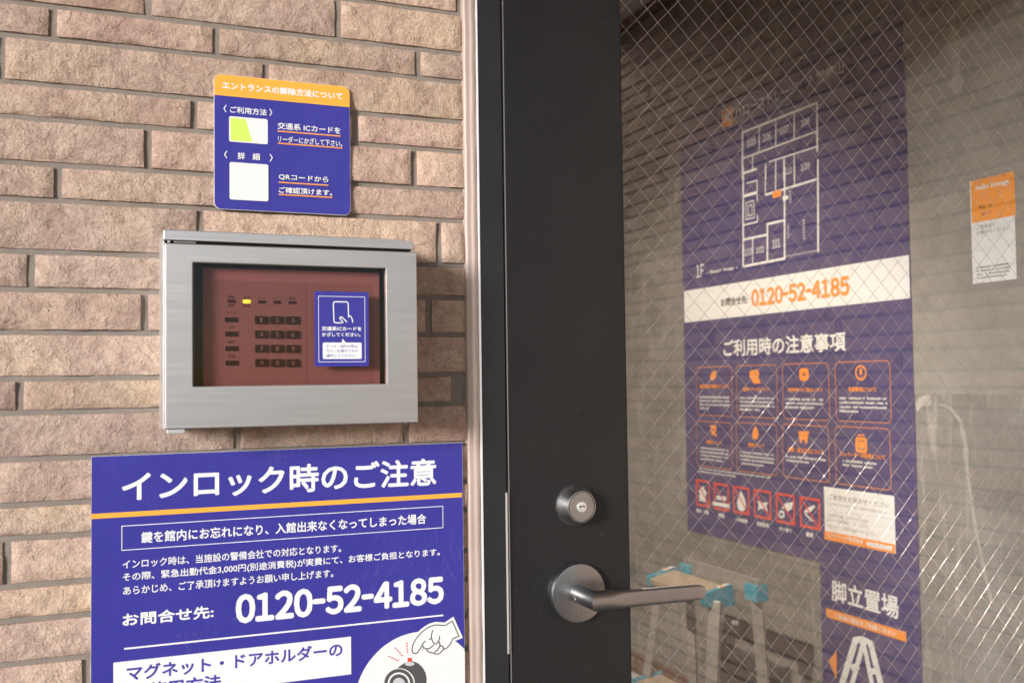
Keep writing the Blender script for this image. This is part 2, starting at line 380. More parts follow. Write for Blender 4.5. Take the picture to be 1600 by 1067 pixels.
# ---- printed matter: shapes in metres in each sign's own frame
PRINT = {
 'small': [
  ('t','lettering','white','エントランスの解除方法について',-0.05855,0.11619,0.05867,0.1235,0.03),
  ('s','bracket','white',0.0009,0,[(-0.05484,0.10068),(-0.05686,0.09714),(-0.05485,0.09383)]),
  ('s','bracket','white',0.0009,0,[(-0.01366,0.10079),(-0.01159,0.09757),(-0.01341,0.09385)]),
  ('t','lettering','white','ご利用方法',-0.05122,0.09359,-0.01644,0.10007,0.02),
  ('r','ic_card','paper',-0.0522,0.06557,-0.01554,0.09028,0.0018),
  ('p','ic_card_print','lime',[(-0.05097,0.08886),(-0.03663,0.08871),(-0.03042,0.06712),(-0.05048,0.06666)]),
  ('t','lettering','white','交通系 ICカードを',-0.00608,0.08153,0.05639,0.0883,0.02),
  ('s','underline','orange2',0.0013,0,[(-0.0061,0.07943),(0.05635,0.07943)]),
  ('t','lettering','white','リーダーにかざして下さい。',-0.00572,0.06865,0.05806,0.07513,0.015),
  ('s','underline','orange2',0.0013,0,[(-0.00587,0.06749),(0.05803,0.06749)]),
  ('s','bracket','white',0.0009,0,[(-0.05426,0.05619),(-0.05641,0.05254),(-0.05428,0.04922)]),
  ('s','bracket','white',0.0009,0,[(-0.01355,0.05612),(-0.01135,0.05274),(-0.01344,0.04891)]),
  ('t','lettering','white','詳',-0.04418,0.04886,-0.03741,0.05586,0.02),
  ('t','lettering','white','細',-0.03005,0.04924,-0.02321,0.056,0.02),
  ('r','code_panel','paper',-0.05191,0.00961,-0.01518,0.04572,0.0018),
  ('t','lettering','white','QRコードから',-0.00517,0.03144,0.04372,0.03746,0.02),
  ('s','underline','orange2',0.0013,0,[(-0.00533,0.029),(0.04369,0.029)]),
  ('t','lettering','white','ご確認頂けます。',-0.00523,0.01854,0.04755,0.02469,0.02),
  ('s','underline','orange2',0.0013,0,[(-0.00538,0.01703),(0.04752,0.01703)]),
 ],
 'big': [
  ('t','lettering','white','インロック時のご注意',-0.15223,0.44442,0.14929,0.47228,0.024),
  ('s','orange_stripe','orange',0.0046,0,[(-0.17798,0.43309),(0.17675,0.43309)]),
  ('o','frame_line','white',-0.15215,0.40088,0.15576,0.42275,0,0.0007),
  ('t','lettering','white','鍵を館内にお忘れになり、入館出来なくなってしまった場合',-0.13554,0.40599,0.13785,0.41643,0.022),
  ('t','lettering','white','インロック時は、当施設の警備会社での対応となります。',-0.15154,0.38404,0.04993,0.39204,0.018),
  ('t','lettering','white','その際、緊急出動代金3,000円(別途消費税)が実費にて、お客様ご負担となります。',-0.15152,0.37174,0.15205,0.38038,0.018),
  ('t','lettering','white','あらかじめ、ご了承頂けますようお願い申し上げます。',-0.15092,0.36023,0.04199,0.36821,0.018),
  ('t','lettering','white','お問合せ先:',-0.15145,0.33204,-0.07153,0.34385,0.03),
  ('t','phone_number','white','0120-52-4185',-0.05165,0.32399,0.15603,0.35184,0.03),
  ('s','rule_line','white',0.0016,0,[(-0.14996,0.31206),(0.15502,0.31206)]),
  ('r','title_panel','white',-0.15911,0.26413,0.05906,0.30077,0),
  ('t','lettering','blue','マグネット・ドアホルダーの',-0.14791,0.28256,0.05062,0.29647,0.025),
  ('t','lettering','blue','ご使用方法',-0.14412,0.26586,-0.06486,0.27936,0.03),
  ('p','illustration_disc','paper',[(0.1778,0.23219),(0.1778,0.2365),(0.1778,0.2408),(0.1778,0.24505),(0.1778,0.24925),(0.1778,0.25338),(0.1778,0.25742),(0.1778,0.26135),(0.1778,0.26515),(0.1778,0.26881),(0.1778,0.27232),(0.17729,0.27565),(0.17434,0.2788),(0.1712,0.28175),(0.16786,0.28448),(0.16436,0.287),(0.16069,0.28927),(0.15689,0.29131),(0.15296,0.29309),(0.14892,0.29461),(0.1448,0.29586),(0.1406,0.29684),(0.13634,0.29754),(0.13205,0.29796),(0.12774,0.2981),(0.12343,0.29796),(0.11913,0.29754),(0.11488,0.29684),(0.11068,0.29586),(0.10655,0.29461),(0.10252,0.29309),(0.09859,0.29131),(0.09478,0.28927),(0.09112,0.287),(0.08761,0.28448),(0.08428,0.28175),(0.08113,0.2788),(0.07818,0.27565),(0.07545,0.27232),(0.07294,0.26881),(0.07066,0.26515),(0.06862,0.26135),(0.06684,0.25742),(0.06533,0.25338),(0.06407,0.24925),(0.06309,0.24505),(0.06239,0.2408),(0.06197,0.2365),(0.06183,0.23219),(0.06197,0.22788),(0.06239,0.22359),(0.06309,0.21934),(0.06407,0.21513),(0.06533,0.21101),(0.06684,0.20697),(0.06862,0.20304),(0.07066,0.19924),(0.07294,0.19558),(0.07545,0.19207),(0.07818,0.18874),(0.08113,0.18559),(0.08428,0.18264),(0.08761,0.1799),(0.09112,0.17739),(0.09478,0.17511),(0.09859,0.17308),(0.10252,0.1713),(0.10655,0.16978),(0.11068,0.16853),(0.11488,0.16755),(0.11913,0.16685),(0.12343,0.16642),(0.12774,0.16628),(0.13205,0.16642),(0.13634,0.16685),(0.1406,0.16755),(0.1448,0.16853),(0.14892,0.16978),(0.15296,0.1713),(0.15689,0.17308),(0.16069,0.17511),(0.16436,0.17739),(0.16786,0.1799),(0.1712,0.18264),(0.17434,0.18559),(0.17729,0.18874),(0.1778,0.19207),(0.1778,0.19558),(0.1778,0.19924),(0.1778,0.20304),(0.1778,0.20697),(0.1778,0.21101),(0.1778,0.21513),(0.1778,0.21934),(0.1778,0.22359),(0.1778,0.22788)]),
  ('s','hand_outline','paper',0.0062,1,[(0.16446,0.3054),(0.15706,0.30145),(0.15148,0.30243),(0.14635,0.3032),(0.14121,0.30228),(0.13694,0.30054),(0.13225,0.29766),(0.12841,0.29422),(0.12542,0.29093),(0.12329,0.28756),(0.12191,0.28452),(0.12138,0.28138),(0.12169,0.27895),(0.12319,0.27719),(0.12528,0.27679),(0.12698,0.2774),(0.12954,0.28047),(0.13211,0.28419),(0.13378,0.2816),(0.13673,0.28007),(0.13739,0.27815),(0.13924,0.27658),(0.14349,0.27529),(0.14586,0.27398),(0.14817,0.27355),(0.15074,0.27407),(0.15291,0.27584),(0.15465,0.27767),(0.15766,0.27814),(0.15984,0.27992),(0.16246,0.28247),(0.16379,0.28517),(0.16512,0.28746),(0.17166,0.2892)]),
  ('p','hand_drawing','paper',[(0.16446,0.3054),(0.15706,0.30145),(0.15148,0.30243),(0.14635,0.3032),(0.14121,0.30228),(0.13694,0.30054),(0.13225,0.29766),(0.12841,0.29422),(0.12542,0.29093),(0.12329,0.28756),(0.12191,0.28452),(0.12138,0.28138),(0.12169,0.27895),(0.12319,0.27719),(0.12528,0.27679),(0.12698,0.2774),(0.12954,0.28047),(0.13211,0.28419),(0.13378,0.2816),(0.13673,0.28007),(0.13739,0.27815),(0.13924,0.27658),(0.14349,0.27529),(0.14586,0.27398),(0.14817,0.27355),(0.15074,0.27407),(0.15291,0.27584),(0.15465,0.27767),(0.15766,0.27814),(0.15984,0.27992),(0.16246,0.28247),(0.16379,0.28517),(0.16512,0.28746),(0.17166,0.2892)]),
  ('s','hand_line','ink',0.0011,1,[(0.16446,0.3054),(0.15706,0.30145),(0.15148,0.30243),(0.14635,0.3032),(0.14121,0.30228),(0.13694,0.30054),(0.13225,0.29766),(0.12841,0.29422),(0.12542,0.29093),(0.12329,0.28756),(0.12191,0.28452),(0.12138,0.28138),(0.12169,0.27895),(0.12319,0.27719),(0.12528,0.27679),(0.12698,0.2774),(0.12954,0.28047),(0.13211,0.28419),(0.13378,0.2816),(0.13673,0.28007),(0.13739,0.27815),(0.13924,0.27658),(0.14349,0.27529),(0.14586,0.27398),(0.14817,0.27355),(0.15074,0.27407),(0.15291,0.27584),(0.15465,0.27767),(0.15766,0.27814),(0.15984,0.27992),(0.16246,0.28247),(0.16379,0.28517),(0.16512,0.28746),(0.17166,0.2892)]),
  ('s','hand_line','ink',0.0011,0,[(0.14373,0.29823),(0.14215,0.29436),(0.14178,0.29118),(0.14318,0.287),(0.14529,0.28411),(0.14742,0.28412),(0.14959,0.2863),(0.15065,0.28942),(0.15094,0.29181)]),
  ('s','hand_line','ink',0.0011,0,[(0.13211,0.28419),(0.1334,0.28646),(0.1358,0.28837)]),
  ('s','hand_line','ink',0.0011,0,[(0.1392,0.28904),(0.14151,0.29)]),
  ('s','hand_line','ink',0.0011,0,[(0.13673,0.28007),(0.14013,0.2805),(0.14442,0.28324)]),
  ('s','hand_line','ink',0.0011,0,[(0.14984,0.28587),(0.1511,0.28331),(0.15082,0.28132),(0.14821,0.27758),(0.14477,0.27571)]),
  ('s','hand_line','ink',0.0011,0,[(0.15108,0.2813),(0.1534,0.2812),(0.15466,0.27928),(0.15465,0.27767)]),
  ('p','holder_drawing','ink2',[(0.10221,0.26213),(0.10721,0.2655),(0.11223,0.26848),(0.11725,0.26973),(0.12311,0.26921),(0.12771,0.26668),(0.1323,0.26173),(0.13521,0.25658),(0.13626,0.25085),(0.13594,0.24448),(0.13205,0.23697),(0.12359,0.23247),(0.10692,0.23384)]),
  ('p','holder_drawing','paper',[(0.1239,0.24717),(0.12367,0.24477),(0.12303,0.24249),(0.12201,0.24038),(0.12062,0.2385),(0.11891,0.23689),(0.11692,0.23561),(0.1147,0.23468),(0.11231,0.23413),(0.10982,0.23397),(0.10728,0.2342),(0.10478,0.23482),(0.10236,0.2358),(0.10009,0.23713),(0.09803,0.23877),(0.09623,0.24067),(0.09474,0.24279),(0.09359,0.24507),(0.09282,0.24745),(0.09244,0.24988),(0.09246,0.25228),(0.09288,0.25461),(0.09369,0.2568),(0.09488,0.25879),(0.0964,0.26053),(0.09823,0.26199),(0.10032,0.26311),(0.10261,0.26388),(0.10504,0.26426),(0.10756,0.26426),(0.11009,0.26386),(0.11258,0.26308),(0.11495,0.26193),(0.11715,0.26045),(0.11912,0.25868),(0.1208,0.25665),(0.12214,0.25443),(0.12313,0.25207),(0.12372,0.24963)]),
  ('p','holder_drawing','ink2',[(0.12256,0.24726),(0.12234,0.24495),(0.12172,0.24275),(0.12074,0.24072),(0.1194,0.23891),(0.11775,0.23736),(0.11584,0.23613),(0.1137,0.23524),(0.11141,0.2347),(0.10901,0.23455),(0.10657,0.23477),(0.10415,0.23536),(0.10182,0.23631),(0.09964,0.23759),(0.09766,0.23917),(0.09592,0.241),(0.09449,0.24304),(0.09338,0.24523),(0.09264,0.24753),(0.09227,0.24986),(0.09229,0.25218),(0.0927,0.25442),(0.09348,0.25653),(0.09462,0.25845),(0.09609,0.26013),(0.09785,0.26153),(0.09986,0.26261),(0.10206,0.26334),(0.10441,0.26371),(0.10683,0.26371),(0.10927,0.26332),(0.11166,0.26257),(0.11395,0.26147),(0.11606,0.26005),(0.11795,0.25834),(0.11957,0.25639),(0.12087,0.25424),(0.12181,0.25197),(0.12238,0.24962)]),
  ('p','holder_drawing','paper',[(0.11896,0.24771),(0.11879,0.24594),(0.11832,0.24426),(0.11757,0.24271),(0.11655,0.24132),(0.11529,0.24014),(0.11383,0.2392),(0.1122,0.23851),(0.11044,0.2381),(0.10861,0.23798),(0.10674,0.23815),(0.10489,0.2386),(0.10311,0.23932),(0.10144,0.2403),(0.09992,0.24151),(0.09859,0.24291),(0.09749,0.24447),(0.09664,0.24615),(0.09607,0.24791),(0.09579,0.2497),(0.0958,0.25147),(0.09612,0.25319),(0.09672,0.2548),(0.09759,0.25627),(0.09872,0.25756),(0.10007,0.25863),(0.10161,0.25945),(0.10329,0.26001),(0.10509,0.26029),(0.10694,0.26029),(0.10881,0.25999),(0.11064,0.25941),(0.11239,0.25857),(0.114,0.25748),(0.11545,0.25617),(0.11668,0.25468),(0.11767,0.25304),(0.11839,0.25131),(0.11883,0.24951)]),
  ('p','holder_drawing','ink2',[(0.11712,0.24794),(0.11698,0.24645),(0.11659,0.24503),(0.11595,0.24372),(0.1151,0.24256),(0.11404,0.24156),(0.1128,0.24076),(0.11143,0.24019),(0.10995,0.23984),(0.1084,0.23974),(0.10683,0.23988),(0.10527,0.24026),(0.10377,0.24087),(0.10236,0.24169),(0.10108,0.2427),(0.09996,0.24389),(0.09903,0.2452),(0.09831,0.24662),(0.09783,0.2481),(0.09759,0.24961),(0.09761,0.25111),(0.09787,0.25256),(0.09838,0.25392),(0.09911,0.25515),(0.10007,0.25624),(0.1012,0.25714),(0.1025,0.25784),(0.10393,0.25831),(0.10544,0.25854),(0.107,0.25854),(0.10857,0.25829),(0.11012,0.2578),(0.11159,0.25709),(0.11295,0.25617),(0.11416,0.25507),(0.1152,0.25381),(0.11604,0.25243),(0.11664,0.25097),(0.11701,0.24946)]),
  ('p','holder_drawing','lgrey',[(0.1137,0.24804),(0.11361,0.24707),(0.11335,0.24615),(0.11294,0.2453),(0.11238,0.24454),(0.11169,0.24389),(0.11089,0.24337),(0.10999,0.24299),(0.10903,0.24276),(0.10802,0.24269),(0.10699,0.24278),(0.10598,0.24303),(0.10499,0.24343),(0.10407,0.24396),(0.10324,0.24463),(0.1025,0.2454),(0.1019,0.24626),(0.10143,0.24718),(0.10111,0.24815),(0.10096,0.24914),(0.10097,0.25012),(0.10114,0.25106),(0.10147,0.25195),(0.10195,0.25276),(0.10258,0.25347),(0.10332,0.25405),(0.10417,0.25451),(0.1051,0.25481),(0.10609,0.25497),(0.10711,0.25496),(0.10813,0.2548),(0.10914,0.25448),(0.1101,0.25401),(0.11098,0.25341),(0.11177,0.25269),(0.11245,0.25187),(0.11299,0.25097),(0.11339,0.25002),(0.11363,0.24903)]),
  ('p','holder_drawing','lgrey',[(0.12384,0.26673),(0.12364,0.26619),(0.12307,0.26574),(0.12217,0.26541),(0.12102,0.26522),(0.11968,0.26519),(0.11827,0.26531),(0.11689,0.26559),(0.11564,0.266),(0.11462,0.2665),(0.11389,0.26707),(0.11352,0.26765),(0.11352,0.26822),(0.11391,0.26871),(0.11464,0.26911),(0.11568,0.26937),(0.11693,0.26949),(0.11831,0.26944),(0.11972,0.26924),(0.12105,0.2689),(0.1222,0.26844),(0.12309,0.26789),(0.12365,0.26731)]),
  ('p','holder_drawing','red',[(0.11645,0.27341),(0.12063,0.27317),(0.12076,0.26932),(0.11658,0.26957)]),
  ('s','dash_line','red',0.0008,0,[(0.11551,0.28921),(0.11566,0.28728)]),
  ('s','dash_line','red',0.0008,0,[(0.11575,0.2862),(0.11591,0.28427)]),
  ('s','dash_line','red',0.0008,0,[(0.11599,0.28318),(0.11615,0.28125)]),
  ('s','dash_line','red',0.0008,0,[(0.11624,0.28016),(0.11639,0.27823)]),
  ('s','dash_line','red',0.0008,0,[(0.10324,0.28539),(0.10456,0.28379)]),
  ('s','dash_line','red',0.0008,0,[(0.10529,0.28288),(0.10661,0.28127)]),
  ('s','dash_line','red',0.0008,0,[(0.10735,0.28037),(0.10866,0.27876)]),
  ('s','dash_line','red',0.0008,0,[(0.1094,0.27785),(0.11072,0.27624)]),
  ('s','dash_line','red',0.0008,0,[(0.09657,0.27743),(0.09834,0.27647)]),
  ('s','dash_line','red',0.0008,0,[(0.09934,0.27593),(0.10111,0.27496)]),
  ('s','dash_line','red',0.0008,0,[(0.10211,0.27442),(0.10389,0.27345)]),
  ('s','dash_line','red',0.0008,0,[(0.10489,0.27291),(0.10667,0.27194)]),
 ],
 'card': [
  ('o','frame_line','white',-0.02216,0.0043,0.02189,0.0656,0,0.0005),
  ('s','phone_icon','white',0.001,0,[(-0.00025,0.04088),(-0.00622,0.04082),(-0.0075,0.04149),(-0.00783,0.04317),(-0.00824,0.0588),(-0.00763,0.06025),(-0.0061,0.06061),(0.00417,0.06062),(0.00546,0.06005),(0.00588,0.05861),(0.00622,0.04587)]),
  ('s','phone_icon','white',0.001,0,[(0.00103,0.04072),(-0.00219,0.04535),(-0.00167,0.04637),(-0.00038,0.04639),(0.00473,0.04161)]),
  ('s','phone_icon','white',0.001,0,[(0.00641,0.048),(0.00881,0.04633),(0.00991,0.04336),(0.00998,0.04107)]),
  ('t','lettering','white','交通系ICカードを',-0.01939,0.0333,0.01868,0.03741,0.03),
  ('t','lettering','white','かざしてください。',-0.01917,0.02801,0.01751,0.03182,0.03),
  ('r','speech_panel','white',-0.0185,0.00688,0.01852,0.02234,0.0012),
  ('p','speech_pointer','white',[(-0.00046,0.02226),(0.00025,0.02615),(0.00331,0.0221)]),
  ('t','lettering','blue','テンキー操作の際は',-0.0151,0.01744,0.01482,0.02015,0.01),
  ('t','lettering','blue','カバーを開けてから',-0.01512,0.01309,0.01479,0.01596,0.01),
  ('t','lettering','blue','操作してください。',-0.01515,0.00866,0.01329,0.01153,0.01),
 ],
 'keypad': [
  ('r','key','key',0.13771,1.30582,0.14929,1.31298,0.001),
  ('t','lettering','keytxt','1',0.14251,1.30723,0.14398,1.31156,0.0),
  ('r','key','key',0.152,1.30583,0.16372,1.31303,0.001),
  ('t','lettering','keytxt','2',0.15636,1.30725,0.15933,1.31161,0.0),
  ('r','key','key',0.16638,1.30584,0.17824,1.31308,0.001),
  ('t','lettering','keytxt','3',0.17079,1.30727,0.1738,1.31165,0.0),
  ('r','key','key',0.13779,1.2926,0.14937,1.29975,0.001),
  ('t','lettering','keytxt','4',0.1421,1.29401,0.14503,1.29834,0.0),
  ('r','key','key',0.15207,1.29253,0.16379,1.29972,0.001),
  ('t','lettering','keytxt','5',0.15643,1.29395,0.1594,1.2983,0.0),
  ('r','key','key',0.16644,1.29246,0.1783,1.29969,0.001),
  ('t','lettering','keytxt','6',0.17085,1.29389,0.17386,1.29826,0.0),
  ('r','key','key',0.13787,1.27947,0.14944,1.28661,0.001),
  ('t','lettering','keytxt','7',0.14217,1.28088,0.14511,1.2852,0.0),
  ('r','key','key',0.15215,1.27933,0.16386,1.28651,0.001),
  ('t','lettering','keytxt','8',0.1565,1.28075,0.15947,1.28509,0.0),
  ('r','key','key',0.16651,1.27918,0.17836,1.28641,0.001),
  ('t','lettering','keytxt','9',0.17092,1.28061,0.17392,1.28498,0.0),
  ('r','key','key',0.13795,1.26636,0.14951,1.27349,0.001),
  ('t','lettering','keytxt','*',0.14225,1.26777,0.14518,1.27208,0.0),
  ('r','key','key',0.15222,1.26614,0.16392,1.27331,0.001),
  ('t','lettering','keytxt','0',0.15657,1.26755,0.15954,1.27189,0.0),
  ('r','key','key',0.16657,1.26591,0.17841,1.27313,0.001),
  ('t','lettering','keytxt','#',0.17098,1.26734,0.17398,1.2717,0.0),
  ('r','button','key',0.11097,1.30722,0.1223,1.31166,0.0005),
  ('r','button','key',0.11118,1.29414,0.12251,1.29858,0.0005),
  ('r','button','key',0.11131,1.28082,0.12263,1.28526,0.0005),
  ('r','button','key',0.11144,1.26769,0.12276,1.27212,0.0005),
  ('r','lamp_window','led',0.11339,1.32509,0.11978,1.32773,0.0003),
  ('r','lamp_window','ledon',0.12733,1.325,0.13379,1.32766,0.0003),
  ('r','lamp_window','led',0.14085,1.32474,0.14739,1.32741,0.0003),
  ('r','lamp_window','led',0.15478,1.32472,0.16139,1.32741,0.0003),
  ('r','lamp_window','led',0.16862,1.32471,0.1753,1.3274,0.0003),
  ('t','lettering','keylabel','電源',0.11371,1.32872,0.11947,1.33152,0.01),
  ('t','lettering','keylabel','警備',0.12734,1.32865,0.1338,1.33147,0.01),
  ('t','lettering','keylabel','セット',0.14038,1.32857,0.14789,1.33141,0.01),
  ('t','lettering','keylabel','エラー',0.1543,1.32867,0.1619,1.33152,0.01),
  ('t','lettering','keylabel','異常',0.16864,1.32867,0.17498,1.33153,0.01),
  ('t','lettering','keylabel','解除',0.1137,1.32114,0.11945,1.32394,0.01),
  ('t','lettering','keylabel','警戒',0.12683,1.32119,0.13362,1.324,0.01),
  ('t','lettering','keylabel','モード',0.11217,1.3143,0.12143,1.3171,0.01),
  ('t','lettering','keylabel','UP',0.11469,1.30105,0.11884,1.30384,0.01),
  ('t','lettering','keylabel','確認',0.11363,1.28789,0.12001,1.29068,0.01),
  ('t','lettering','keylabel','警備',0.11376,1.27458,0.12013,1.27737,0.01),
  ('r','region','plate2',0.10143,1.25009,0.18596,1.34527,0),
  ('r','region','plate3',0.18758,1.24908,0.24993,1.34533,0),
 ],
 'poster': [
  ('r','white_band','paper',-0.413,0.85568,0.4275,0.94272,0),
  ('p','logo','orange3',[(-0.21314,1.39806),(-0.16122,1.39514),(-0.16524,1.34934),(-0.21366,1.3516)]),
  ('s','logo_mark','paper',0.006,0,[(-0.20361,1.36376),(-0.19118,1.378),(-0.17214,1.38355)]),
  ('s','logo_mark','paper',0.006,0,[(-0.20173,1.38235),(-0.17296,1.36147)]),
  ('t','lettering','paper','ハローストレージ',-0.15378,1.36238,0.09828,1.38864,0.03),
  ('t','lettering','paper','入間鍵山',0.12823,1.36317,0.25243,1.39027,0.03),
  ('s','map_line','paper',0.0055,0,[(-0.12836,1.20186),(-0.12399,1.31923),(0.1615,1.32059),(0.15866,1.20961)]),
  ('s','map_line','paper',0.0035,0,[(-0.12644,1.25354),(0.15815,1.25618)]),
  ('s','map_line','paper',0.0035,0,[(-0.01815,1.22283),(0.15911,1.22157)]),
  ('s','map_line','paper',0.0055,0,[(-0.12784,1.21586),(-0.06717,1.21552)]),
  ('s','map_line','paper',0.0035,0,[(-0.05423,1.31707),(-0.05654,1.25531)]),
  ('s','map_line','paper',0.0035,0,[(0.01114,1.31653),(0.00891,1.25721)]),
  ('s','map_line','paper',0.0035,0,[(0.0807,1.31607),(0.07849,1.25739)]),
  ('s','map_line','paper',0.0035,0,[(-0.08369,1.2532),(-0.08503,1.21742)]),
  ('s','map_line','paper',0.0035,0,[(0.00765,1.22359),(0.00587,1.17634)]),
  ('s','map_line','paper',0.0035,0,[(0.07712,1.22095),(0.07494,1.16321)]),
  ('s','map_line','paper',0.0035,0,[(-0.03126,1.22197),(-0.03269,1.18367)]),
  ('s','map_line','paper',0.0055,0,[(0.03938,1.22267),(0.03741,1.17035)]),
  ('s','map_line','paper',0.0055,0,[(-0.12391,1.23354),(-0.13333,0.98093),(0.03251,0.98186),(0.04073,1.2003)]),
  ('s','map_line','paper',0.0055,0,[(0.16032,1.19256),(0.15318,0.98217)]),
  ('s','map_line','paper',0.0055,0,[(-0.03571,1.14556),(0.15862,1.14777)]),
  ('s','map_line','paper',0.0035,0,[(-0.0331,1.21521),(-0.03571,1.14556)]),
  ('s','map_line','paper',0.0035,0,[(0.07743,1.19288),(0.07569,1.14661)]),
  ('s','map_line','paper',0.0035,0,[(0.00664,1.20718),(0.00434,1.14607)]),
  ('s','map_line','paper',0.0035,0,[(-0.12461,1.21478),(-0.06699,1.21548)]),
  ('s','map_line','paper',0.0035,0,[(-0.11036,1.18775),(-0.06805,1.18703),(-0.06899,1.1359)]),
  ('s','map_line','paper',0.0035,0,[(-0.12946,1.08467),(-0.06943,1.08474),(-0.0688,1.10161)]),
  ('p','map_block','paper',[(-0.12507,1.16125),(-0.06902,1.16125),(-0.06932,1.15325),(-0.12534,1.15399)]),
  ('s','map_line','paper',0.00245,0,[(-0.1147,1.13912),(-0.08315,1.1392),(-0.08177,1.09677),(-0.11626,1.09756),(-0.1147,1.13912)]),
  ('s','map_line','paper',0.00245,0,[(-0.10645,1.13018),(-0.09043,1.13023),(-0.09038,1.105),(-0.10639,1.1048),(-0.10645,1.13018)]),
  ('p','map_block','orange3',[(-0.00866,1.14752),(0.0274,1.14771),(0.02496,1.13145),(-0.00645,1.13168)]),
  ('p','map_block','paper',[(0.03037,1.12994),(0.05156,1.12967),(0.05117,1.11948),(0.03089,1.11951)]),
  ('s','map_line','paper',0.0055,0,[(-0.13081,1.04837),(-0.03224,1.04745)]),
  ('s','map_line','paper',0.0055,0,[(-0.03373,0.9823),(-0.03033,1.07298),(0.03591,1.07229)]),
  ('s','map_line','paper',0.0035,0,[(-0.09052,1.04805),(-0.09289,0.98457)]),
  ('s','map_line','paper',0.0021,0,[(0.03933,0.98334),(0.03952,0.98845)]),
  ('s','map_line','paper',0.0021,0,[(0.04784,0.98336),(0.04803,0.98845)]),
  ('s','map_line','paper',0.0021,0,[(0.0563,0.98338),(0.05649,0.98845)]),
  ('s','map_line','paper',0.0021,0,[(0.0647,0.9834),(0.06489,0.98845)]),
  ('s','map_line','paper',0.0021,0,[(0.07305,0.98342),(0.07324,0.98845)]),
  ('s','map_line','paper',0.0021,0,[(0.08134,0.98343),(0.08153,0.98845)]),
  ('s','map_line','paper',0.0021,0,[(0.08958,0.98345),(0.08977,0.98846)]),
  ('s','map_line','paper',0.0021,0,[(0.09777,0.98347),(0.09796,0.98846)]),
  ('s','map_line','paper',0.0021,0,[(0.10591,0.98348),(0.10609,0.98846)]),
  ('s','map_line','paper',0.0021,0,[(0.11399,0.9835),(0.11418,0.98846)]),
  ('s','map_line','paper',0.0021,0,[(0.12202,0.98352),(0.12221,0.98846)]),
  ('s','map_line','paper',0.0021,0,[(0.13,0.98354),(0.13019,0.98846)]),
  ('s','map_line','paper',0.0021,0,[(0.13793,0.98355),(0.13812,0.98846)]),
  ('s','map_line','paper',0.0021,0,[(0.14581,0.98357),(0.146,0.98846)]),
  ('t','lettering','paper','101',-0.012,1.01049,0.01809,1.03207,0.02),
  ('t','lettering','paper','102',-0.07697,1.00647,-0.04543,1.0218,0.02),
  ('t','lettering','paper','103',-0.12594,1.00591,-0.09575,1.02362,0.02),
  ('t','lettering','paper','1F',-0.34899,0.97322,-0.3097,1.00771,0.02),
  ('t','lettering','paper','- floor map -',-0.29848,0.97527,-0.15657,0.987,0.02),
  ('g','map_note','paper',6,0.0448,1.02696,0.05196,1.06374,1),
  ('g','map_note','paper',7,0.1025,1.01643,0.10935,1.06484,1),
  ('g','map_note','paper',5,0.05672,1.10837,0.06382,1.14052,1),
  ('t','lettering','paper','105',-0.10446,1.27774,-0.06883,1.29649,0.02),
  ('t','lettering','paper','106',-0.03944,1.27577,-0.00752,1.2944,0.02),
  ('t','lettering','paper','107',0.0278,1.27887,0.0601,1.29578,0.02),
  ('t','lettering','paper','108',0.10593,1.27899,0.13637,1.29418,0.02),
  ('t','lettering','paper','109',0.09976,1.17685,0.1325,1.19295,0.02),
  ('t','lettering','paper','110',0.044,1.17871,0.06852,1.19427,0.02),
  ('t','lettering','ink','お問合せ先:',-0.23395,0.88654,-0.11615,0.90816,0.02),
  ('t','phone_number','orange3','0120-52-4185',-0.10168,0.87629,0.25342,0.91979,0.03),
  ('t','lettering','paper','ご利用時の注意事項',-0.22646,0.75576,0.23718,0.79913,0.024),
  ('o','cell_frame','orange4',-0.35795,0.60246,-0.19283,0.73067,0.012,0.0025),
  ('o','cell_frame','orange4',-0.36316,0.46559,-0.19807,0.58594,0.012,0.0025),
  ('o','cell_frame','orange4',-0.17204,0.6029,-0.00692,0.73118,0.012,0.0025),
  ('o','cell_frame','orange4',-0.17727,0.46567,-0.01218,0.58787,0.012,0.0025),
  ('o','cell_frame','orange4',0.01523,0.60335,0.17899,0.73169,0.012,0.0025),
  ('o','cell_frame','orange4',0.00997,0.46575,0.17371,0.58981,0.012,0.0025),
  ('o','cell_frame','orange4',0.20072,0.60379,0.36759,0.73219,0.012,0.0025),
  ('o','cell_frame','orange4',0.19543,0.46583,0.36228,0.59174,0.012,0.0025),
  ('t','lettering','orange3','契約更新手続きについて',-0.34191,0.6733,-0.20288,0.68513,0.03),
  ('g','small_print','paper',4,-0.34349,0.61629,-0.2045,0.65594,0.3),
  ('t','lettering','orange3','駐車スペースについて',-0.14346,0.66711,-0.03547,0.67754,0.03),
  ('g','small_print','paper',4,-0.15948,0.61701,-0.01829,0.65543,0.6),
  ('t','lettering','orange3','防犯対策へのご協力について',0.03519,0.66667,0.15881,0.67638,0.03),
  ('g','small_print','paper',3,0.02417,0.62597,0.16027,0.65453,0.75),
  ('t','lettering','orange3','免責事項について',0.24157,0.66754,0.32748,0.67821,0.03),
  ('g','small_print','paper',4,0.21253,0.62099,0.35674,0.65861,0.4),
  ('t','lettering','orange3','禁煙について',-0.31546,0.52654,-0.24157,0.53697,0.03),
  ('g','small_print','paper',4,-0.34465,0.48077,-0.21307,0.5197,0.8),
  ('t','lettering','orange3','照明について',-0.12636,0.52839,-0.06158,0.53881,0.03),
  ('g','small_print','paper',4,-0.16341,0.4817,-0.0244,0.51945,0.7),
  ('t','lettering','orange3','台車・荷さばきについて',0.0299,0.52545,0.1562,0.53757,0.03),
  ('g','small_print','paper',2,0.02225,0.50127,0.16245,0.51946,0.6),
  ('t','lettering','orange3','エレベーターの利用について',0.2101,0.52666,0.34891,0.53789,0.03),
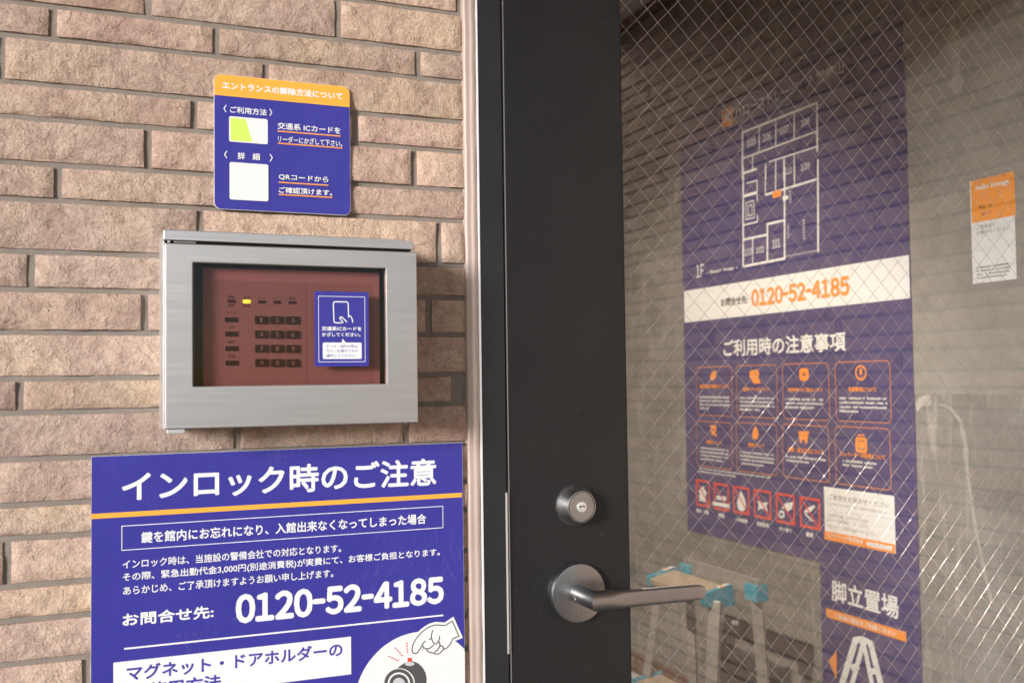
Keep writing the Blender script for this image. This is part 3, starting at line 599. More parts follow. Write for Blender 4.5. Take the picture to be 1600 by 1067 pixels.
  ('g','small_print','paper',2,0.21791,0.50463,0.32137,0.52211,0.9),
  ('g','small_print','paper',2,-0.35681,0.44668,-0.03829,0.46348,0.55),
  ('p','icon','orange3',[(-0.28751,0.71036),(-0.27728,0.71862),(-0.26485,0.72192),(-0.26034,0.71145),(-0.26562,0.70109),(-0.27819,0.69421),(-0.29037,0.70058)]),
  ('p','icon','orange3',[(-0.11657,0.7065),(-0.11175,0.71764),(-0.08118,0.7211),(-0.07407,0.71061),(-0.07976,0.70158),(-0.06963,0.6866),(-0.09871,0.68604),(-0.10815,0.69657)]),
  ('o','icon','orange3',0.08193,0.69644,0.10731,0.7171,0.006,0.008),
  ('o','icon','orange3',0.08855,0.7013,0.09984,0.71194,0,0.004),
  ('p','icon','orange3',[(0.08723,0.69649),(0.09851,0.69641),(0.09444,0.68792)]),
  ('o','icon','orange3',0.26683,0.69397,0.29744,0.7224,0.045,0.004),
  ('s','icon','orange3',0.008,0,[(0.28255,0.71649),(0.28208,0.70411)]),
  ('s','icon','orange3',0.009,0,[(0.28193,0.70017),(0.28189,0.69904)]),
  ('p','icon','orange3',[(-0.29743,0.57728),(-0.26413,0.57635),(-0.26819,0.56582),(-0.28787,0.56645)]),
  ('s','icon','orange3',0.006,0,[(-0.2929,0.56486),(-0.26636,0.54929)]),
  ('s','icon','orange3',0.006,0,[(-0.26819,0.56582),(-0.29093,0.55098)]),
  ('p','icon','orange3',[(-0.095,0.58233),(-0.08673,0.57288),(-0.08286,0.56137),(-0.08976,0.54938),(-0.10494,0.54866),(-0.11001,0.55889),(-0.10406,0.57221)]),
  ('p','icon','orange3',[(0.07032,0.57532),(0.10797,0.57684),(0.10277,0.56215),(0.10041,0.54876),(0.09293,0.54838),(0.09137,0.55678),(0.08194,0.55633),(0.08067,0.54775),(0.07412,0.54985)]),
  ('o','icon','orange3',0.26342,0.54156,0.29159,0.56742,0.004,0.007),
  ('r','icon','orange3',0.2683,0.54718,0.28681,0.56208,0),
  ('s','icon','orange3',0.009,0,[(0.2732,0.57676),(0.27307,0.57337)]),
  ('s','icon','orange3',0.009,0,[(0.28367,0.57721),(0.28354,0.57384)]),
  ('o','warning_frame','red',-0.36683,0.3604,-0.30598,0.42549,0,0.006),
  ('p','icon','paper',[(-0.33641,0.41326),(-0.35852,0.3947),(-0.35213,0.39294),(-0.35507,0.37138),(-0.32103,0.37138),(-0.32241,0.39111),(-0.31473,0.39419)]),
  ('s','warning_slash','red',0.0045,0,[(-0.36479,0.42425),(-0.30802,0.36111)]),
  ('t','lettering','paper','開放・放置',-0.36907,0.33905,-0.30944,0.34955,0.03),
  ('o','warning_frame','red',-0.28168,0.35999,-0.21834,0.42409,0,0.006),
  ('p','icon','paper',[(-0.27262,0.39366),(-0.2277,0.39468),(-0.22812,0.38332),(-0.27301,0.38328)]),
  ('s','warning_slash','red',0.0045,0,[(-0.2797,0.42295),(-0.22032,0.36044)]),
  ('t','lettering','paper','喫煙',-0.26314,0.33795,-0.2371,0.34916,0.03),
  ('o','warning_frame','red',-0.19312,0.36074,-0.12989,0.4233,0,0.006),
  ('p','icon','paper',[(-0.16211,0.41669),(-0.14598,0.39731),(-0.14171,0.38239),(-0.14892,0.36842),(-0.16216,0.36473),(-0.17524,0.36881),(-0.18035,0.38493),(-0.17213,0.40132)]),
  ('s','warning_slash','red',0.0045,0,[(-0.1912,0.42268),(-0.13179,0.36116)]),
  ('t','lettering','paper','火気厳禁',-0.18771,0.33722,-0.13688,0.34731,0.03),
  ('o','warning_frame','red',-0.1055,0.35972,-0.04198,0.42331,0,0.006),
  ('p','icon','paper',[(-0.09473,0.40035),(-0.08243,0.39517),(-0.05245,0.3983),(-0.0581,0.38708),(-0.05225,0.37604),(-0.06532,0.38096),(-0.07943,0.38047),(-0.0921,0.37477),(-0.08911,0.38801)]),
  ('s','warning_slash','red',0.0045,0,[(-0.10361,0.42262),(-0.04385,0.36007)]),
  ('t','lettering','paper','迷惑駐車',-0.09871,0.33702,-0.04932,0.34797,0.03),
  ('o','warning_frame','red',-0.01747,0.35808,0.04725,0.42289,0,0.006),
  ('p','icon','paper',[(0.01379,0.40316),(0.04504,0.40953),(0.0396,0.39358),(0.02628,0.38552),(0.01332,0.39069),(-5e-05,0.38817)]),
  ('s','warning_slash','red',0.0045,0,[(-0.01559,0.42185),(0.0454,0.35907)]),
  ('t','lettering','paper','ポイ捨て',-0.01023,0.33592,0.03766,0.3463,0.03),
  ('o','warning_frame','red',0.07177,0.35846,0.13669,0.42286,0,0.006),
  ('p','icon','paper',[(0.1187,0.41024),(0.12312,0.40675),(0.10264,0.39053),(0.08088,0.39006),(0.0969,0.4019)]),
  ('s','warning_slash','red',0.0045,0,[(0.07361,0.42242),(0.13489,0.35911)]),
  ('t','lettering','paper','騒音',0.08902,0.33578,0.11459,0.34731,0.03),
  ('p','icon','paper',[(-0.28964,0.37627),(-0.21149,0.37717),(-0.21186,0.36701),(-0.29,0.36652)]),
  ('p','icon','paper',[(0.08237,0.38822),(0.09021,0.38911),(0.11727,0.37233),(0.10814,0.37321)]),
  ('s','icon','paper',0.005,0,[(-0.00889,0.37572),(-0.00361,0.38257),(0.00802,0.38181),(0.00937,0.37367),(0.00087,0.36852),(-0.0074,0.37067),(-0.00889,0.37572)]),
 ],
 'column': [
  ('t','lettering','paper','脚立置場',0.16884,0.20523,0.37261,0.25245,0.02),
  ('r','orange_band','orange3',0.14935,0.165,0.39147,0.18518,0),
  ('t','lettering','paper','ご自由に脚立をご利用ください',0.17762,0.16943,0.36322,0.18032,0.02),
  ('p','arrow','orange3',[(0.18132,0.10025),(0.15409,0.06911),(0.17884,0.03498)]),
  ('p','ladder_icon','paper',[(0.23534,0.13975),(0.26413,0.14902),(0.29565,0.14511),(0.29533,0.13682),(0.23289,0.12934)]),
  ('s','ladder_icon','paper',0.017,0,[(0.2421,0.13426),(0.17703,-0.01288)]),
  ('s','ladder_icon','paper',0.013,0,[(0.26688,0.13714),(0.21211,-0.00297)]),
  ('s','ladder_icon','paper',0.013,0,[(0.26688,0.13714),(0.30046,0.01653)]),
  ('s','ladder_icon','paper',0.017,0,[(0.28837,0.13932),(0.33038,0.01967)]),
  ('s','ladder_icon','paper',0.013,0,[(0.22578,0.07269),(0.25153,0.08281)]),
  ('s','ladder_icon','paper',0.013,0,[(0.2813,0.07761),(0.30704,0.08775)]),
  ('s','ladder_icon','paper',0.013,0,[(0.20813,0.02425),(0.23337,0.03388)]),
  ('s','ladder_icon','paper',0.013,0,[(0.29356,0.03916),(0.31706,0.04831)]),
 ],
 'survey': [
  ('r','panel0','paper',0.15345,0.3378,0.36978,0.45559,0),
  ('r','orange_band','orange3',0.15156,0.3378,0.36791,0.35703,0),
  ('t','lettering','ink','ご意見をお聞かせください',0.16891,0.42821,0.35585,0.44063,0.01),
  ('t','lettering','ink','より良いサービスのためにご意見をお寄せください',0.17388,0.41629,0.34452,0.42186,0.0),
  ('t','lettering','ink','ご利用中にお気づきになりました点を',0.16319,0.39107,0.29195,0.39791,0.0),
  ('t','lettering','ink','QRコードを読み取り、フォームより',0.16272,0.37916,0.28901,0.38636,0.0),
  ('t','lettering','ink','ご記入の上、ご送信をお願いいたします。',0.16225,0.36658,0.30404,0.37367,0.0),
  ('s','rule_line','lgrey',0.0012,0,[(0.16351,0.4023),(0.36431,0.40773)]),
  ('t','lettering','paper','エリアリンク株式会社',0.16149,0.34432,0.27628,0.35372,0.02),
  ('r','search_box','paper',0.28632,0.34286,0.35965,0.35159,0.003),
  ('t','lettering','ink','エリアリンク',0.2901,0.34476,0.33937,0.35002,0.0),
 ],
 'sticker': [
  ('r','panel0','paper',-0.04726,-0.00026,0.05008,0.19182,0),
  ('r','orange_field','orange5',-0.04506,0.11287,0.05226,0.19182,0),
  ('t','lettering','paper','Hello Storage',-0.03399,0.16954,0.04016,0.18185,0.03),
  ('t','lettering','brownink','ハローストレージ入間鍵山',-0.02922,0.18606,0.03922,0.19063,0.0),
  ('t','lettering','ink','ご意見を',-0.03467,0.09916,-0.00022,0.1073,0.0),
  ('t','lettering','ink','お聞かせください',-0.03505,0.08883,0.03837,0.09689,0.0),
  ('s','rule_line','lgrey',0.0006,0,[(-0.03385,0.08526),(0.03805,0.08376)]),
  ('g','small_print','ink',4,-0.03792,0.00655,0.03696,0.03218,0.9),
  ('g','small_print','brownink',2,-0.02738,0.12166,-0.00051,0.14656,1),
 ],
}

# ------------------------------------------------------------------ ground, soffit, rooms (the setting)
def struct(o): o['kind'] = 'structure'; return o
struct(box('ground', (-60, -60, -.2), (60, 60, 0), 'paving'))
struct(box('porch_soffit', (-1.6, -2.0, 2.345), (1.60, -.012, 2.42), 'soffit'))
inner = root('interior_room', (.5, 2, 0), 0, None, None, kind='structure')
box('rear_wall', (-1.6, 1.9, 0), (1.018, 2.0, 2.35), 'plaster', inner)
box('far_side_wall', (-1.6, -1.9, 0), (-1.5, 1.9, 2.55), 'plaster', inner)
box('ceiling', (-1.6, -1.93, 2.352), (1.018, 1.9, 2.55), 'ceiling_white', inner)
struct(box('raised_floor', (-.95, 1.34, 0), (1.519, 3.88, .37), 'raised_floor', bevel=.006))

render_wall = root('inner_side_wall', (1.52, 0, 0), 0, 'old grey cement rendered wall behind the posters inside the door', 'wall')
box('render_surface', (0, .02, 0), (.12, 3.9, 2.55), 'old_render', render_wall)
box('upper_render_coat', (-.0015, .04, 1.214), (.001, .571, 2.45), 'old_render_pale', render_wall)
box('crown_moulding', (-.020, .17, 2.328), (-.0002, 3.88, 2.3515), 'moulding', render_wall, .005)
box('skirting', (-.012, 1.3, .37), (-.0005, 3.88, .43), 'skirting', render_wall)
def blotch(name, pts, x, thick=.0006, mat='stain'):
    """thin splash of mortar on the side wall, outline in (y, z)"""
    bm = bmesh.new(); f = bm.faces.new([bm.verts.new((x, a, c)) for a, c in pts])
    r = bmesh.ops.extrude_face_region(bm, geom=[f]); bmesh.ops.translate(bm, vec=(-thick, 0, 0), verts=[v for v in r['geom'] if isinstance(v, bmesh.types.BMVert)])
    return link(name, bm_mesh(bm, name), mat, render_wall)
rs = random.Random(5)
def wobble(line, w0, w1):
    L, Q = [], []
    n = len(line)
    for i in range(n-1):
        for k in range(6):
            t = k/6; y = line[i][0]*(1-t)+line[i+1][0]*t; z = line[i][1]*(1-t)+line[i+1][1]*t
            w = (w0+(w1-w0)*(i+t)/(n-1))*rs.uniform(.55, 1.3)
            L.append((y+w, z)); Q.append((y-w*rs.uniform(.5, 1.1), z))
    return L+Q[::-1]
blotch('stain', wobble([(.505, 1.195), (.478, 1.185), (.458, 1.165), (.447, 1.12), (.442, 1.05), (.428, .96), (.415, .90), (.395, .82)], .0065, .0035), -.0002, mat='stain_soft')
blotch('stain', [(.571, 1.196), (.560, 1.208), (.540, 1.2125), (.530, 1.211), (.529, 1.196), (.538, 1.188), (.552, 1.190), (.566, 1.178)], -.0002)
blotch('stain', wobble([(.452, 1.97), (.446, 1.90), (.440, 1.84), (.437, 1.775)], .012, .013), -.0017, mat='stain_soft')

# ------------------------------------------------------------------ split-faced tiles
def tile_mesh(w, h, nx, ny, seed, rough=1.0, th=.0065):
    """one split-faced tile, centre at the origin, face towards -y"""
    rnd = random.Random(seed); ox = rnd.uniform(0, 90); oz = rnd.uniform(0, 90)
    rough *= rnd.uniform(.35, 1.15); slope = rnd.uniform(-.001, .001)
    bm = bmesh.new(); g = []
    for j in range(ny+1):
        row = []
        for i in range(nx+1):
            x = -w/2+w*i/nx; z = -h/2+h*j/ny
            p = Vector((x+ox, oz, z))
            e = min(i, nx-i, j, ny-j)
            q = noise.fractal(p*38, 1.0, 2.0, 3)*.0010 + (abs(noise.noise(p*20))-.25)*.0036 + noise.noise(p*110)*.0005 + (.0009 if noise.noise(p*13+Vector((4, 4, 4))) > .05 else 0)
            y = -th - q*rough + slope*(x/w)
            jx = noise.noise(Vector((x*9+ox, 3, z*60)))*.0005 if i in (0, nx) else 0
            jz = noise.noise(Vector((x*55+ox, 8, z*9)))*.0005 if j in (0, ny) else 0
            if e == 0: y += .0021
            row.append(bm.verts.new((x+jx, min(y, -.003), z+jz)))
        g.append(row)
    for j in range(ny):
        for i in range(nx): bm.faces.new((g[j][i], g[j][i+1], g[j+1][i+1], g[j+1][i]))
    ring = g[0]+[g[j][nx] for j in range(1, ny+1)]+g[ny][-2::-1]+[g[j][0] for j in range(ny-1, 0, -1)]
    back = [bm.verts.new((v.co.x*1.0, 0.0015, v.co.z)) for v in ring]
    for k in range(len(ring)):
        k2 = (k+1) % len(ring); bm.faces.new((ring[k2], ring[k], back[k], back[k2]))
    me = bpy.data.meshes.new('brick_tile'); bm.to_mesh(me); bm.free()
    for p in me.polygons: p.use_smooth = True
    me.set_sharp_from_angle(angle=R(60))
    return me

COURSES = [1.6427, 1.6000, 1.5697, 1.5269, 1.4953, 1.4543, 1.4217, 1.3746, 1.3405, 1.302, 1.2606, 1.2303, 1.1892, 1.149, 1.1197, 1.0779, 1.0479, 1.0103, .9764]
JOINTS = {-1: [.3581], 0: [.0468, .2283], 1: [-.0349, .109, .3122], 2: [-.0770, .1563], 3: [.0883, .2453], 4: [.0469, .3070], 5: [-.0301, .19],
          6: [.0940, .3332], 7: [-.0520, .16], 8: [.0442, .3213], 9: [-.11, .14], 10: [-.0605, .19, .3481], 11: [.1278, .2957], 12: [-.085, .18],
          13: [-.12, .21], 14: [-.0696, .16], 15: [-.13, .13], 16: [.05, .30], 17: [-.0050, .25]}
steps = [.0415, .0305, .0400, .0325, .0430, .0340]
zs = [2.345]
up = [1.6427]
k = 0
while up[-1]+steps[k % 6] < 2.34: up.append(up[-1]+steps[k % 6]); k += 1
down = [.9764]; k = 0
while down[-1]-steps[k % 6] > .04: down.append(down[-1]-steps[k % 6]); k += 1
LINES = up[:0:-1]+COURSES+down[1:]            # joint lines, top to bottom
GAP = .0054; VGAP = .0070
wall = root('tiled_wall', (0, 0, 0), 0, 'beige split-face brick tile wall left of the black door, carrying the keypad and signs', 'wall')
box('mortar_bed', (-.86, .0044, .0), (.3765, .16, 2.6), 'mortar', wall)
first = len(up)-1
shared = [tile_mesh(.262, .035, 14, 3, 900+i) for i in range(8)]
for i in range(len(LINES)-1):
    top, bot = LINES[i], LINES[i+1]; idx = i-first
    zt, zb = top-GAP, bot                     # measured lines are the lower edge of the tile above
    seen = -2 <= idx <= 18
    js = sorted(JOINTS.get(idx, []))
    r = random.Random(i*13+5)
    if not js: js = [r.uniform(-.14, .12)]; 
    while js[0] > -.62: js.insert(0, js[0]-r.uniform(.245, .285))
    while js[-1] < .362-.29: js.append(js[-1]+r.uniform(.245, .285))
    js = [j for j in js if j > -.86]
    edges = [(a+VGAP/2, b-VGAP/2) for a, b in zip(js, js[1:])]
    if .3612-(js[-1]+VGAP/2) > .012: edges.append((js[-1]+VGAP/2, .3612))
    for a, b in edges:
        if b-a < .01: continue
        w, h = b-a, zt-zb
        loc = ((a+b)/2, .0070, (zt+zb)/2)
        if seen and b > -.14:
            me = tile_mesh(w, h, max(6, int(w/.0055)), max(6, int(h/.0050)), i*17+int(a*1000))
            link('brick_tile', me, 'tile', wall, loc)
        else:
            o = link('brick_tile', shared[r.randrange(8)], 'tile', wall, loc); o.scale = (w/.262, 1, h/.035)

# second wall: the same tiles on the wall that closes the porch on the right; the door glass mirrors it
side = root('porch_side_wall', (1.52, 0, 0), R(-90), 'beige split-face brick tile wall closing the porch at right angles to the door, seen mirrored in its glass', 'wall')
box('mortar_bed', (.0, .0085, 0), (2.72, .10, 2.6), 'mortar_side', side)
rest = bmesh.new(); z = 2.338; i = 0
while z > .06:
    h = steps[(i*5+2) % 6]; zt, zb = z-GAP-.0018, z-h; r = random.Random(i*7+1)
    x = -r.uniform(.02, .24)
    while x < 2.66:
        w = r.uniform(.23, .30); a, b = max(x, .004), min(x+w, 2.70); x += w
        if b-a < .03: continue
        a += VGAP/2; b -= VGAP/2
        if .25 < (a+b)/2 < 1.95 and zb > .62:
            o = link('brick_tile', shared[r.randrange(8)], 'tile_far', side, ((a+b)/2, .0070, (zt+zb)/2)); o.scale = ((b-a)/.262, 1, (zt-zb)/.035)
        else:
            t = bmesh.ops.create_cube(rest, size=1, matrix=Matrix.Translation(((a+b)/2, .003, (zt+zb)/2)) @ Matrix.Diagonal((b-a, .009, zt-zb, 1)))
    z -= h; i += 1
o = link('brick_tile', bm_mesh(rest, 'brick_tile'), 'tile_far', side); o['kind'] = 'stuff'
box('top_moulding', (.0, -.030, 2.318), (2.70, .0035, 2.3445), 'moulding', side, bevel=.006)

# wall above the door and the return at its right, same mortar
lintel = root('door_lintel_wall', (.95, 0, 0), 0, 'plain strip of wall above the black door', 'wall')
box('mortar_bed', (-.573, .006, 2.135), (.568, .16, 2.6), 'mortar', lintel)
box('mortar_bed', (.4525, .006, 0), (.5685, .16, 2.1345), 'mortar', lintel)

# ------------------------------------------------------------------ door frame and sealant
frame = root('door_frame', (.39, 0, 0), 0, 'black steel frame around the glazed door, beige sealant along its left edge', 'door frame')
box('jamb', (-.0140, -.0035, 0), (.0135, .10, 2.13), 'frame_paint', frame, .0009)
box('jamb', (.9855, -.0035, 0), (1.0120, .10, 2.13), 'frame_paint', frame, .0012)
box('head', (.0137, -.0035, 2.095), (.9853, .10, 2.13), 'frame_paint', frame, .0012)
box('door_stop', (.0137, .040, 0), (.026, .10, 2.0945), 'gap', frame)
box('jamb_highlight', (-.0150, -.0046, 0), (-.0134, .004, 2.13), 'edge_highlight', frame, .0004)  # sunlit line on the jamb's left lip, painted as a pale strip
box('strike_plate', (.0120, -.0044, .965), (.0138, .012, 1.133), 'bright_steel', frame, .0003)
box('strike_tongue', (.0147, .004, 1.044), (.0172, .012, 1.066), 'black_paint', frame)
bm = bmesh.new(); rings = []
nz = 420
for i in range(nz+1):
    z = 2.13*i/nz; wv = noise.noise(Vector((0, 0, z*22)))*.0009+noise.noise(Vector((5, 0, z*60)))*.0004
    prof = [(.3606-.39, .0060), (.3618-.39, .0010+wv), (.3645-.39, -.0016+wv), (.3668-.39, -.0004+wv*.5), (.3690-.39, -.0026+wv), (.3722-.39, -.0036+wv), (.3748-.39, -.0016), (.3754-.39, .0060)]
    rings.append([bm.verts.new((x+noise.noise(Vector((9, 0, z*30)))*.0005, y, z)) for x, y in prof])
for a, c in zip(rings, rings[1:]):
    for k in range(7): bm.faces.new((a[k], a[k+1], c[k+1], c[k]))
link('sealant_bead', bm_mesh(bm, 'sealant_bead'), 'sealant', frame, smooth=True)

# ------------------------------------------------------------------ the door
door = root('glazed_door', (.89, 0, .012), 0, 'black steel door with a large pane of diamond wired glass, lever handle and round lock', 'door')
DZ = .012
def D(x, y, z): return (x-.89, y, z-DZ)
box('stile', D(.4082, 0, .014), D(.5500, .040, 2.088), 'black_paint', door, .0010)
box('stile', D(1.2350, 0, .014), D(1.3715, .040, 2.088), 'black_paint', door, .0010)
box('rail', D(.5503, 0.0005, 1.968), D(1.2347, .0395, 2.088), 'black_paint', door, .0008)
box('rail', D(.5503, 0.0005, .014), D(1.2347, .0395, .28), 'black_paint', door, .0008)
box('stile_highlight', D(.4070, .0004, .014), D(.4081, .004, 2.088), 'edge_highlight', door)  # bright edge light on the stile, put in as a pale strip
box('glazing_bead', D(.5502, .0006, .2805), D(.5512, .012, 1.9675), 'gap', door)
glass = box('glass_pane', D(.5504, .0166, .2805), D(1.2346, .0234, 1.9675), 'door_glass', door)
GC = Vector(glass.location)+Vector((.89, 0, DZ))
def wire_mesh(length):
    bm = bmesh.new(); bmesh.ops.create_cone(bm, cap_ends=False, segments=8, radius1=.00025, radius2=.00025, depth=length)
    me = bpy.data.meshes.new('wire'); bm.to_mesh(me); bm.free()
    for p in me.polygons: p.use_smooth = True
    me.materials.append(MAT['wire']); return me
x0, x1, z0, z1 = .5510, 1.2340, .2815, 1.9665
unit = wire_mesh(1.0); PITCHW = .02845
for sgn in (1, -1):
    # lines z = c + sgn*(x - .5979) * 1.01
    c0 = 1.6821
    for k in range(-70, 45):
        c = c0+k*PITCHW; ts = []
        a, b = x0, x1
        f = lambda x: c+sgn*(x-.5979)*1.01
        g = lambda z: .5979+(z-c)*sgn/1.01
        lo, hi = sorted((g(z0), g(z1))); a = max(a, lo); b = min(b, hi)
        if b-a < .004: continue
        p, q = Vector((a, .0200+sgn*.0004, f(a))), Vector((b, .0200+sgn*.0004, f(b)))
        o = link('wire', unit, None, glass, (p+q)/2-GC); o.scale = (1, 1, (q-p).length)
        o.rotation_mode = 'QUATERNION'; o.rotation_quaternion = (q-p).to_track_quat('Z', 'Y')

# lock
lock = lathe('lock_cylinder', [(.0225, 0), (.0226, -.002), (.0220, -.0045), (.0172, -.0165), (.0168, -.0175), (.0160, -.0178), (.0156, -.0160), (.0148, -.0160), (.0147, -.0173), (.0001, -.0172)], 'lock_steel', door, D(.4842, -.0002, 1.1146))
kc = lathe('key_cylinder', [(.0056, -.0172), (.0056, -.0180), (.0050, -.0183), (.0001, -.0183)], 'bright_steel', lock, n=40)
prism('keyway', [(-.0036, .0004), (-.0012, -.0007), (.0006, .0008), (.0030, -.0007), (.0036, .0003), (.0014, .0018), (.0004, .0010), (-.0010, .0012), (-.0020, .0016)], -.01832, -.01845, 'keyhole', lock)

# lever handle
rose = lathe('handle_rose', [(.0312, 0), (.0318, -.0012), (.0318, -.0066), (.0310, -.0080), (.0290, -.0085), (.0001, -.0087)], 'handle_steel', door, D(.4841, -.0002, 1.0212), 96)
bm = bmesh.new(); rings = []; ns = 40; YC = -.0500; NR = .0106
# round neck straight out of the rose, mitred into a flat blade pointing right
lever_rings = [('n', -.0080, NR), ('n', -.0300, NR), ('n', -.0385, NR), ('m', YC, NR)]
lever_rings += [('b', x, YC+dy, hz, hy, dz) for x, dy, hz, hy, dz in ((.0135, -.0008, .0104, .0092, 0), (.020, -.0018, .0098, .0074, 0), (.030, -.0024, .0092, .0056, -.0002), (.045, -.0026, .0089, .0048, -.0004),
                (.080, -.0030, .0087, .0044, -.0008), (.106, -.0030, .0085, .0042, -.0012), (.1225, -.0030, .0080, .0040, -.0014), (.1268, -.0030, .0066, .0036, -.0015), (.1288, -.0030, .0044, .0026, -.0018))]
for r_ in lever_rings:
    ring = []
    for k in range(ns):
        an = 2*math.pi*k/ns; c_, s_ = math.cos(an), math.sin(an)
        if r_[0] == 'n': p = (r_[2]*c_, r_[1], r_[2]*s_)
        elif r_[0] == 'm': p = (r_[2]*c_, r_[1]+r_[2]*c_, r_[2]*s_)
        else:
            e = 1.0 if r_[1] < .014 else (.8 if r_[1] < .021 else .6)
            p = (r_[1], r_[2]+r_[4]*math.copysign(abs(c_)**e, c_), r_[5]+r_[3]*math.copysign(abs(s_)**e, s_))
        ring.append(bm.verts.new(p))
    rings.append(ring)
for a, b in zip(rings, rings[1:]):
    for k in range(ns): bm.faces.new((a[k], a[(k+1) % ns], b[(k+1) % ns], b[k]))
bm.faces.new(rings[0]); bm.faces.new(rings[-1][::-1])
lever = link('lever', bm_mesh(bm, 'lever'), 'handle_steel', rose, smooth=True)
lever.data.set_sharp_from_angle(angle=R(35))
scr = lathe('set_screw', [(.0018, 0), (.0018, -.0004), (.0010, -.0005), (.0009, .0002), (.0001, .0002)], 'bright_steel', rose, (-.0098, -.0200, -.0022), 24)
scr.rotation_euler = (0, 0, R(-72))
inr = lathe('inner_rose', [(.030, 0), (.031, .003), (.031, .007), (.0001, .0075)], 'handle_steel', door, D(.4841, .0402, 1.0212), 48)
box('inner_lever', D(.476, .082, 1.013), D(.557, .094, 1.031), 'handle_steel', door, .004)
box('inner_lever_stem', D(.476, .0478, 1.0135), D(.492, .0815, 1.0305), 'handle_steel', door, .004)

# ------------------------------------------------------------------ keypad box
kb = root('keypad_box', (.173, 0, 1.21), 0, 'brushed steel keypad box with a smoked red-brown window, between the two blue signs', 'keypad box')
def K(x, y, z): return (x-.173, y, z-1.21)
t = .0015
hs_ = root('housing', K(.173, 0, 1.21)); hs_.parent = kb
hs_.location = (0, 0, 0)
box('side_panel', K(.0572, -.0515, 1.2112), K(.0590, .006, 1.3868), 'box_steel', hs_, .0004)
box('side_panel', K(.2850, -.0515, 1.2112), K(.2868, .006, 1.3868), 'box_steel', hs_, .0004)
box('top_panel', K(.0592, -.0515, 1.3850), K(.2848, .006, 1.3868), 'box_steel', hs_)
box('bottom_panel', K(.0592, -.0515, 1.2112), K(.2848, .006, 1.2130), 'box_steel', hs_)
box('inner_tray', K(.0592, -.0385, 1.2132), K(.2848, -.0370, 1.3848), 'tray', hs_)
prism('hood', [(.0572-.173, .1685), (.2860-.173, .1685), (.2868-.173, .1700), (.2868-.173, .1730), (.2856-.173, .1752), (.2810-.173, .1768), (.2700-.173, .1776), (.0580-.173, .1778), (.0572-.173, .1770)], -.0600, -.0517, 'box_steel', kb, .0011)
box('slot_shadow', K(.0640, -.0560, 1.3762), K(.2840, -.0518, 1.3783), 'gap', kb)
box('hinge_pin', K(.0605, -.0590, 1.3763), K(.0632, -.0562, 1.3783), 'bright_steel', kb, .0008)
box('hinge_pin', K(.0660, -.0580, 1.3766), K(.0850, -.0562, 1.3780), 'alu', kb, .0005)
cov = root('front_cover', (0, 0, 0)); cov.parent = kb
X0, X1, Z0, Z1 = .0585, .2895, 1.2118, 1.3758; WX0, WX1, WZ0, WZ1 = .0817, .2588, 1.2490, 1.3594
bm = bmesh.new()                               # cover plate with its window, one bent sheet
def ringv(x0, x1, z0, z1, y): return [bm.verts.new((x-.173, y, z-1.21)) for x, z in ((x0, z0), (x1, z0), (x1, z1), (x0, z1))]
o1, i1 = ringv(X0, X1, Z0, Z1, -.060), ringv(WX0, WX1, WZ0, WZ1, -.060)
o2, i2 = ringv(X0, X1, Z0, Z1, -.0520), ringv(WX0, WX1, WZ0, WZ1, -.0520)
for k in range(4):
    k2 = (k+1) % 4
    bm.faces.new((o1[k], o1[k2], i1[k2], i1[k])); bm.faces.new((o2[k2], o2[k], i2[k], i2[k2]))
    bm.faces.new((o1[k2], o1[k], o2[k], o2[k2])); bm.faces.new((i1[k], i1[k2], i2[k2], i2[k]))
link('cover_plate', bm_mesh(bm, 'cover_plate', .0007, 2), 'box_steel', cov)
box('window_trim', K(WX0+.0001, -.0596, WZ0-.0001), K(WX0+.0012, -.0521, WZ1+.0001), 'tray', cov)
box('window_trim', K(WX0+.0013, -.0596, WZ1-.0010), K(WX1-.0001, -.0521, WZ1+.0001), 'tray', cov)
box('smoked_window', K(WX0+.0014, -.0565, WZ0+.0002), K(WX1-.0002, -.0545, WZ1-.0012), 'smoked_cover', cov)
box('cover_tab', K(.0600, -.0592, 1.2078), K(.0750, -.0530, 1.2116), 'bright_steel', kb, .0008)
box('cover_tab', K(.0655, -.0575, 1.2068), K(.0672, -.0550, 1.2084), 'bright_steel', kb, .0004)
box('cover_tab', K(.2780, -.0560, 1.2100), K(.2800, -.0530, 1.2117), 'alu', kb, .0003)
unit_ = root('keypad_unit', (0, 0, 0)); unit_.parent = kb
body = box('unit_plate', K(.0918, -.0460, 1.2140), K(.2562, -.0386, 1.3567), 'keypad_plate', unit_, .0008)
for it in PRINT['keypad']:
    k, name, mat = it[:3]
    if k == 'r':
        u0, v0, u1, v1, r = it[3:]
        if name == 'region': flat('faceplate_field', [rrect(u0-.173, v0-1.21, u1-.173, v1-1.21, 0)], -.0463, mat, unit_); continue
        th = .0014 if name == 'key' else .0007
        if name == 'button': flat('button_outline', stroke(rrect(u0-.173-.0008, v0-1.21-.0008, u1-.173+.0008, v1-1.21+.0008, .001), .0004, True), -.04645, 'keytxt', unit_)
        prism(name, rrect(u0-.173, v0-1.21, u1-.173, v1-1.21, max(r, .0003), 3), -.0464, -.0464-th, mat, unit_)
    else:
        u0, v0, u1, v1 = it[4:8]; y = -.0480 if mat == 'keytxt' else -.0465
        lettering('lettering', it[3], u0-.173, v0-1.21, u1-.173, v1-1.21, y, mat, unit_, it[8])

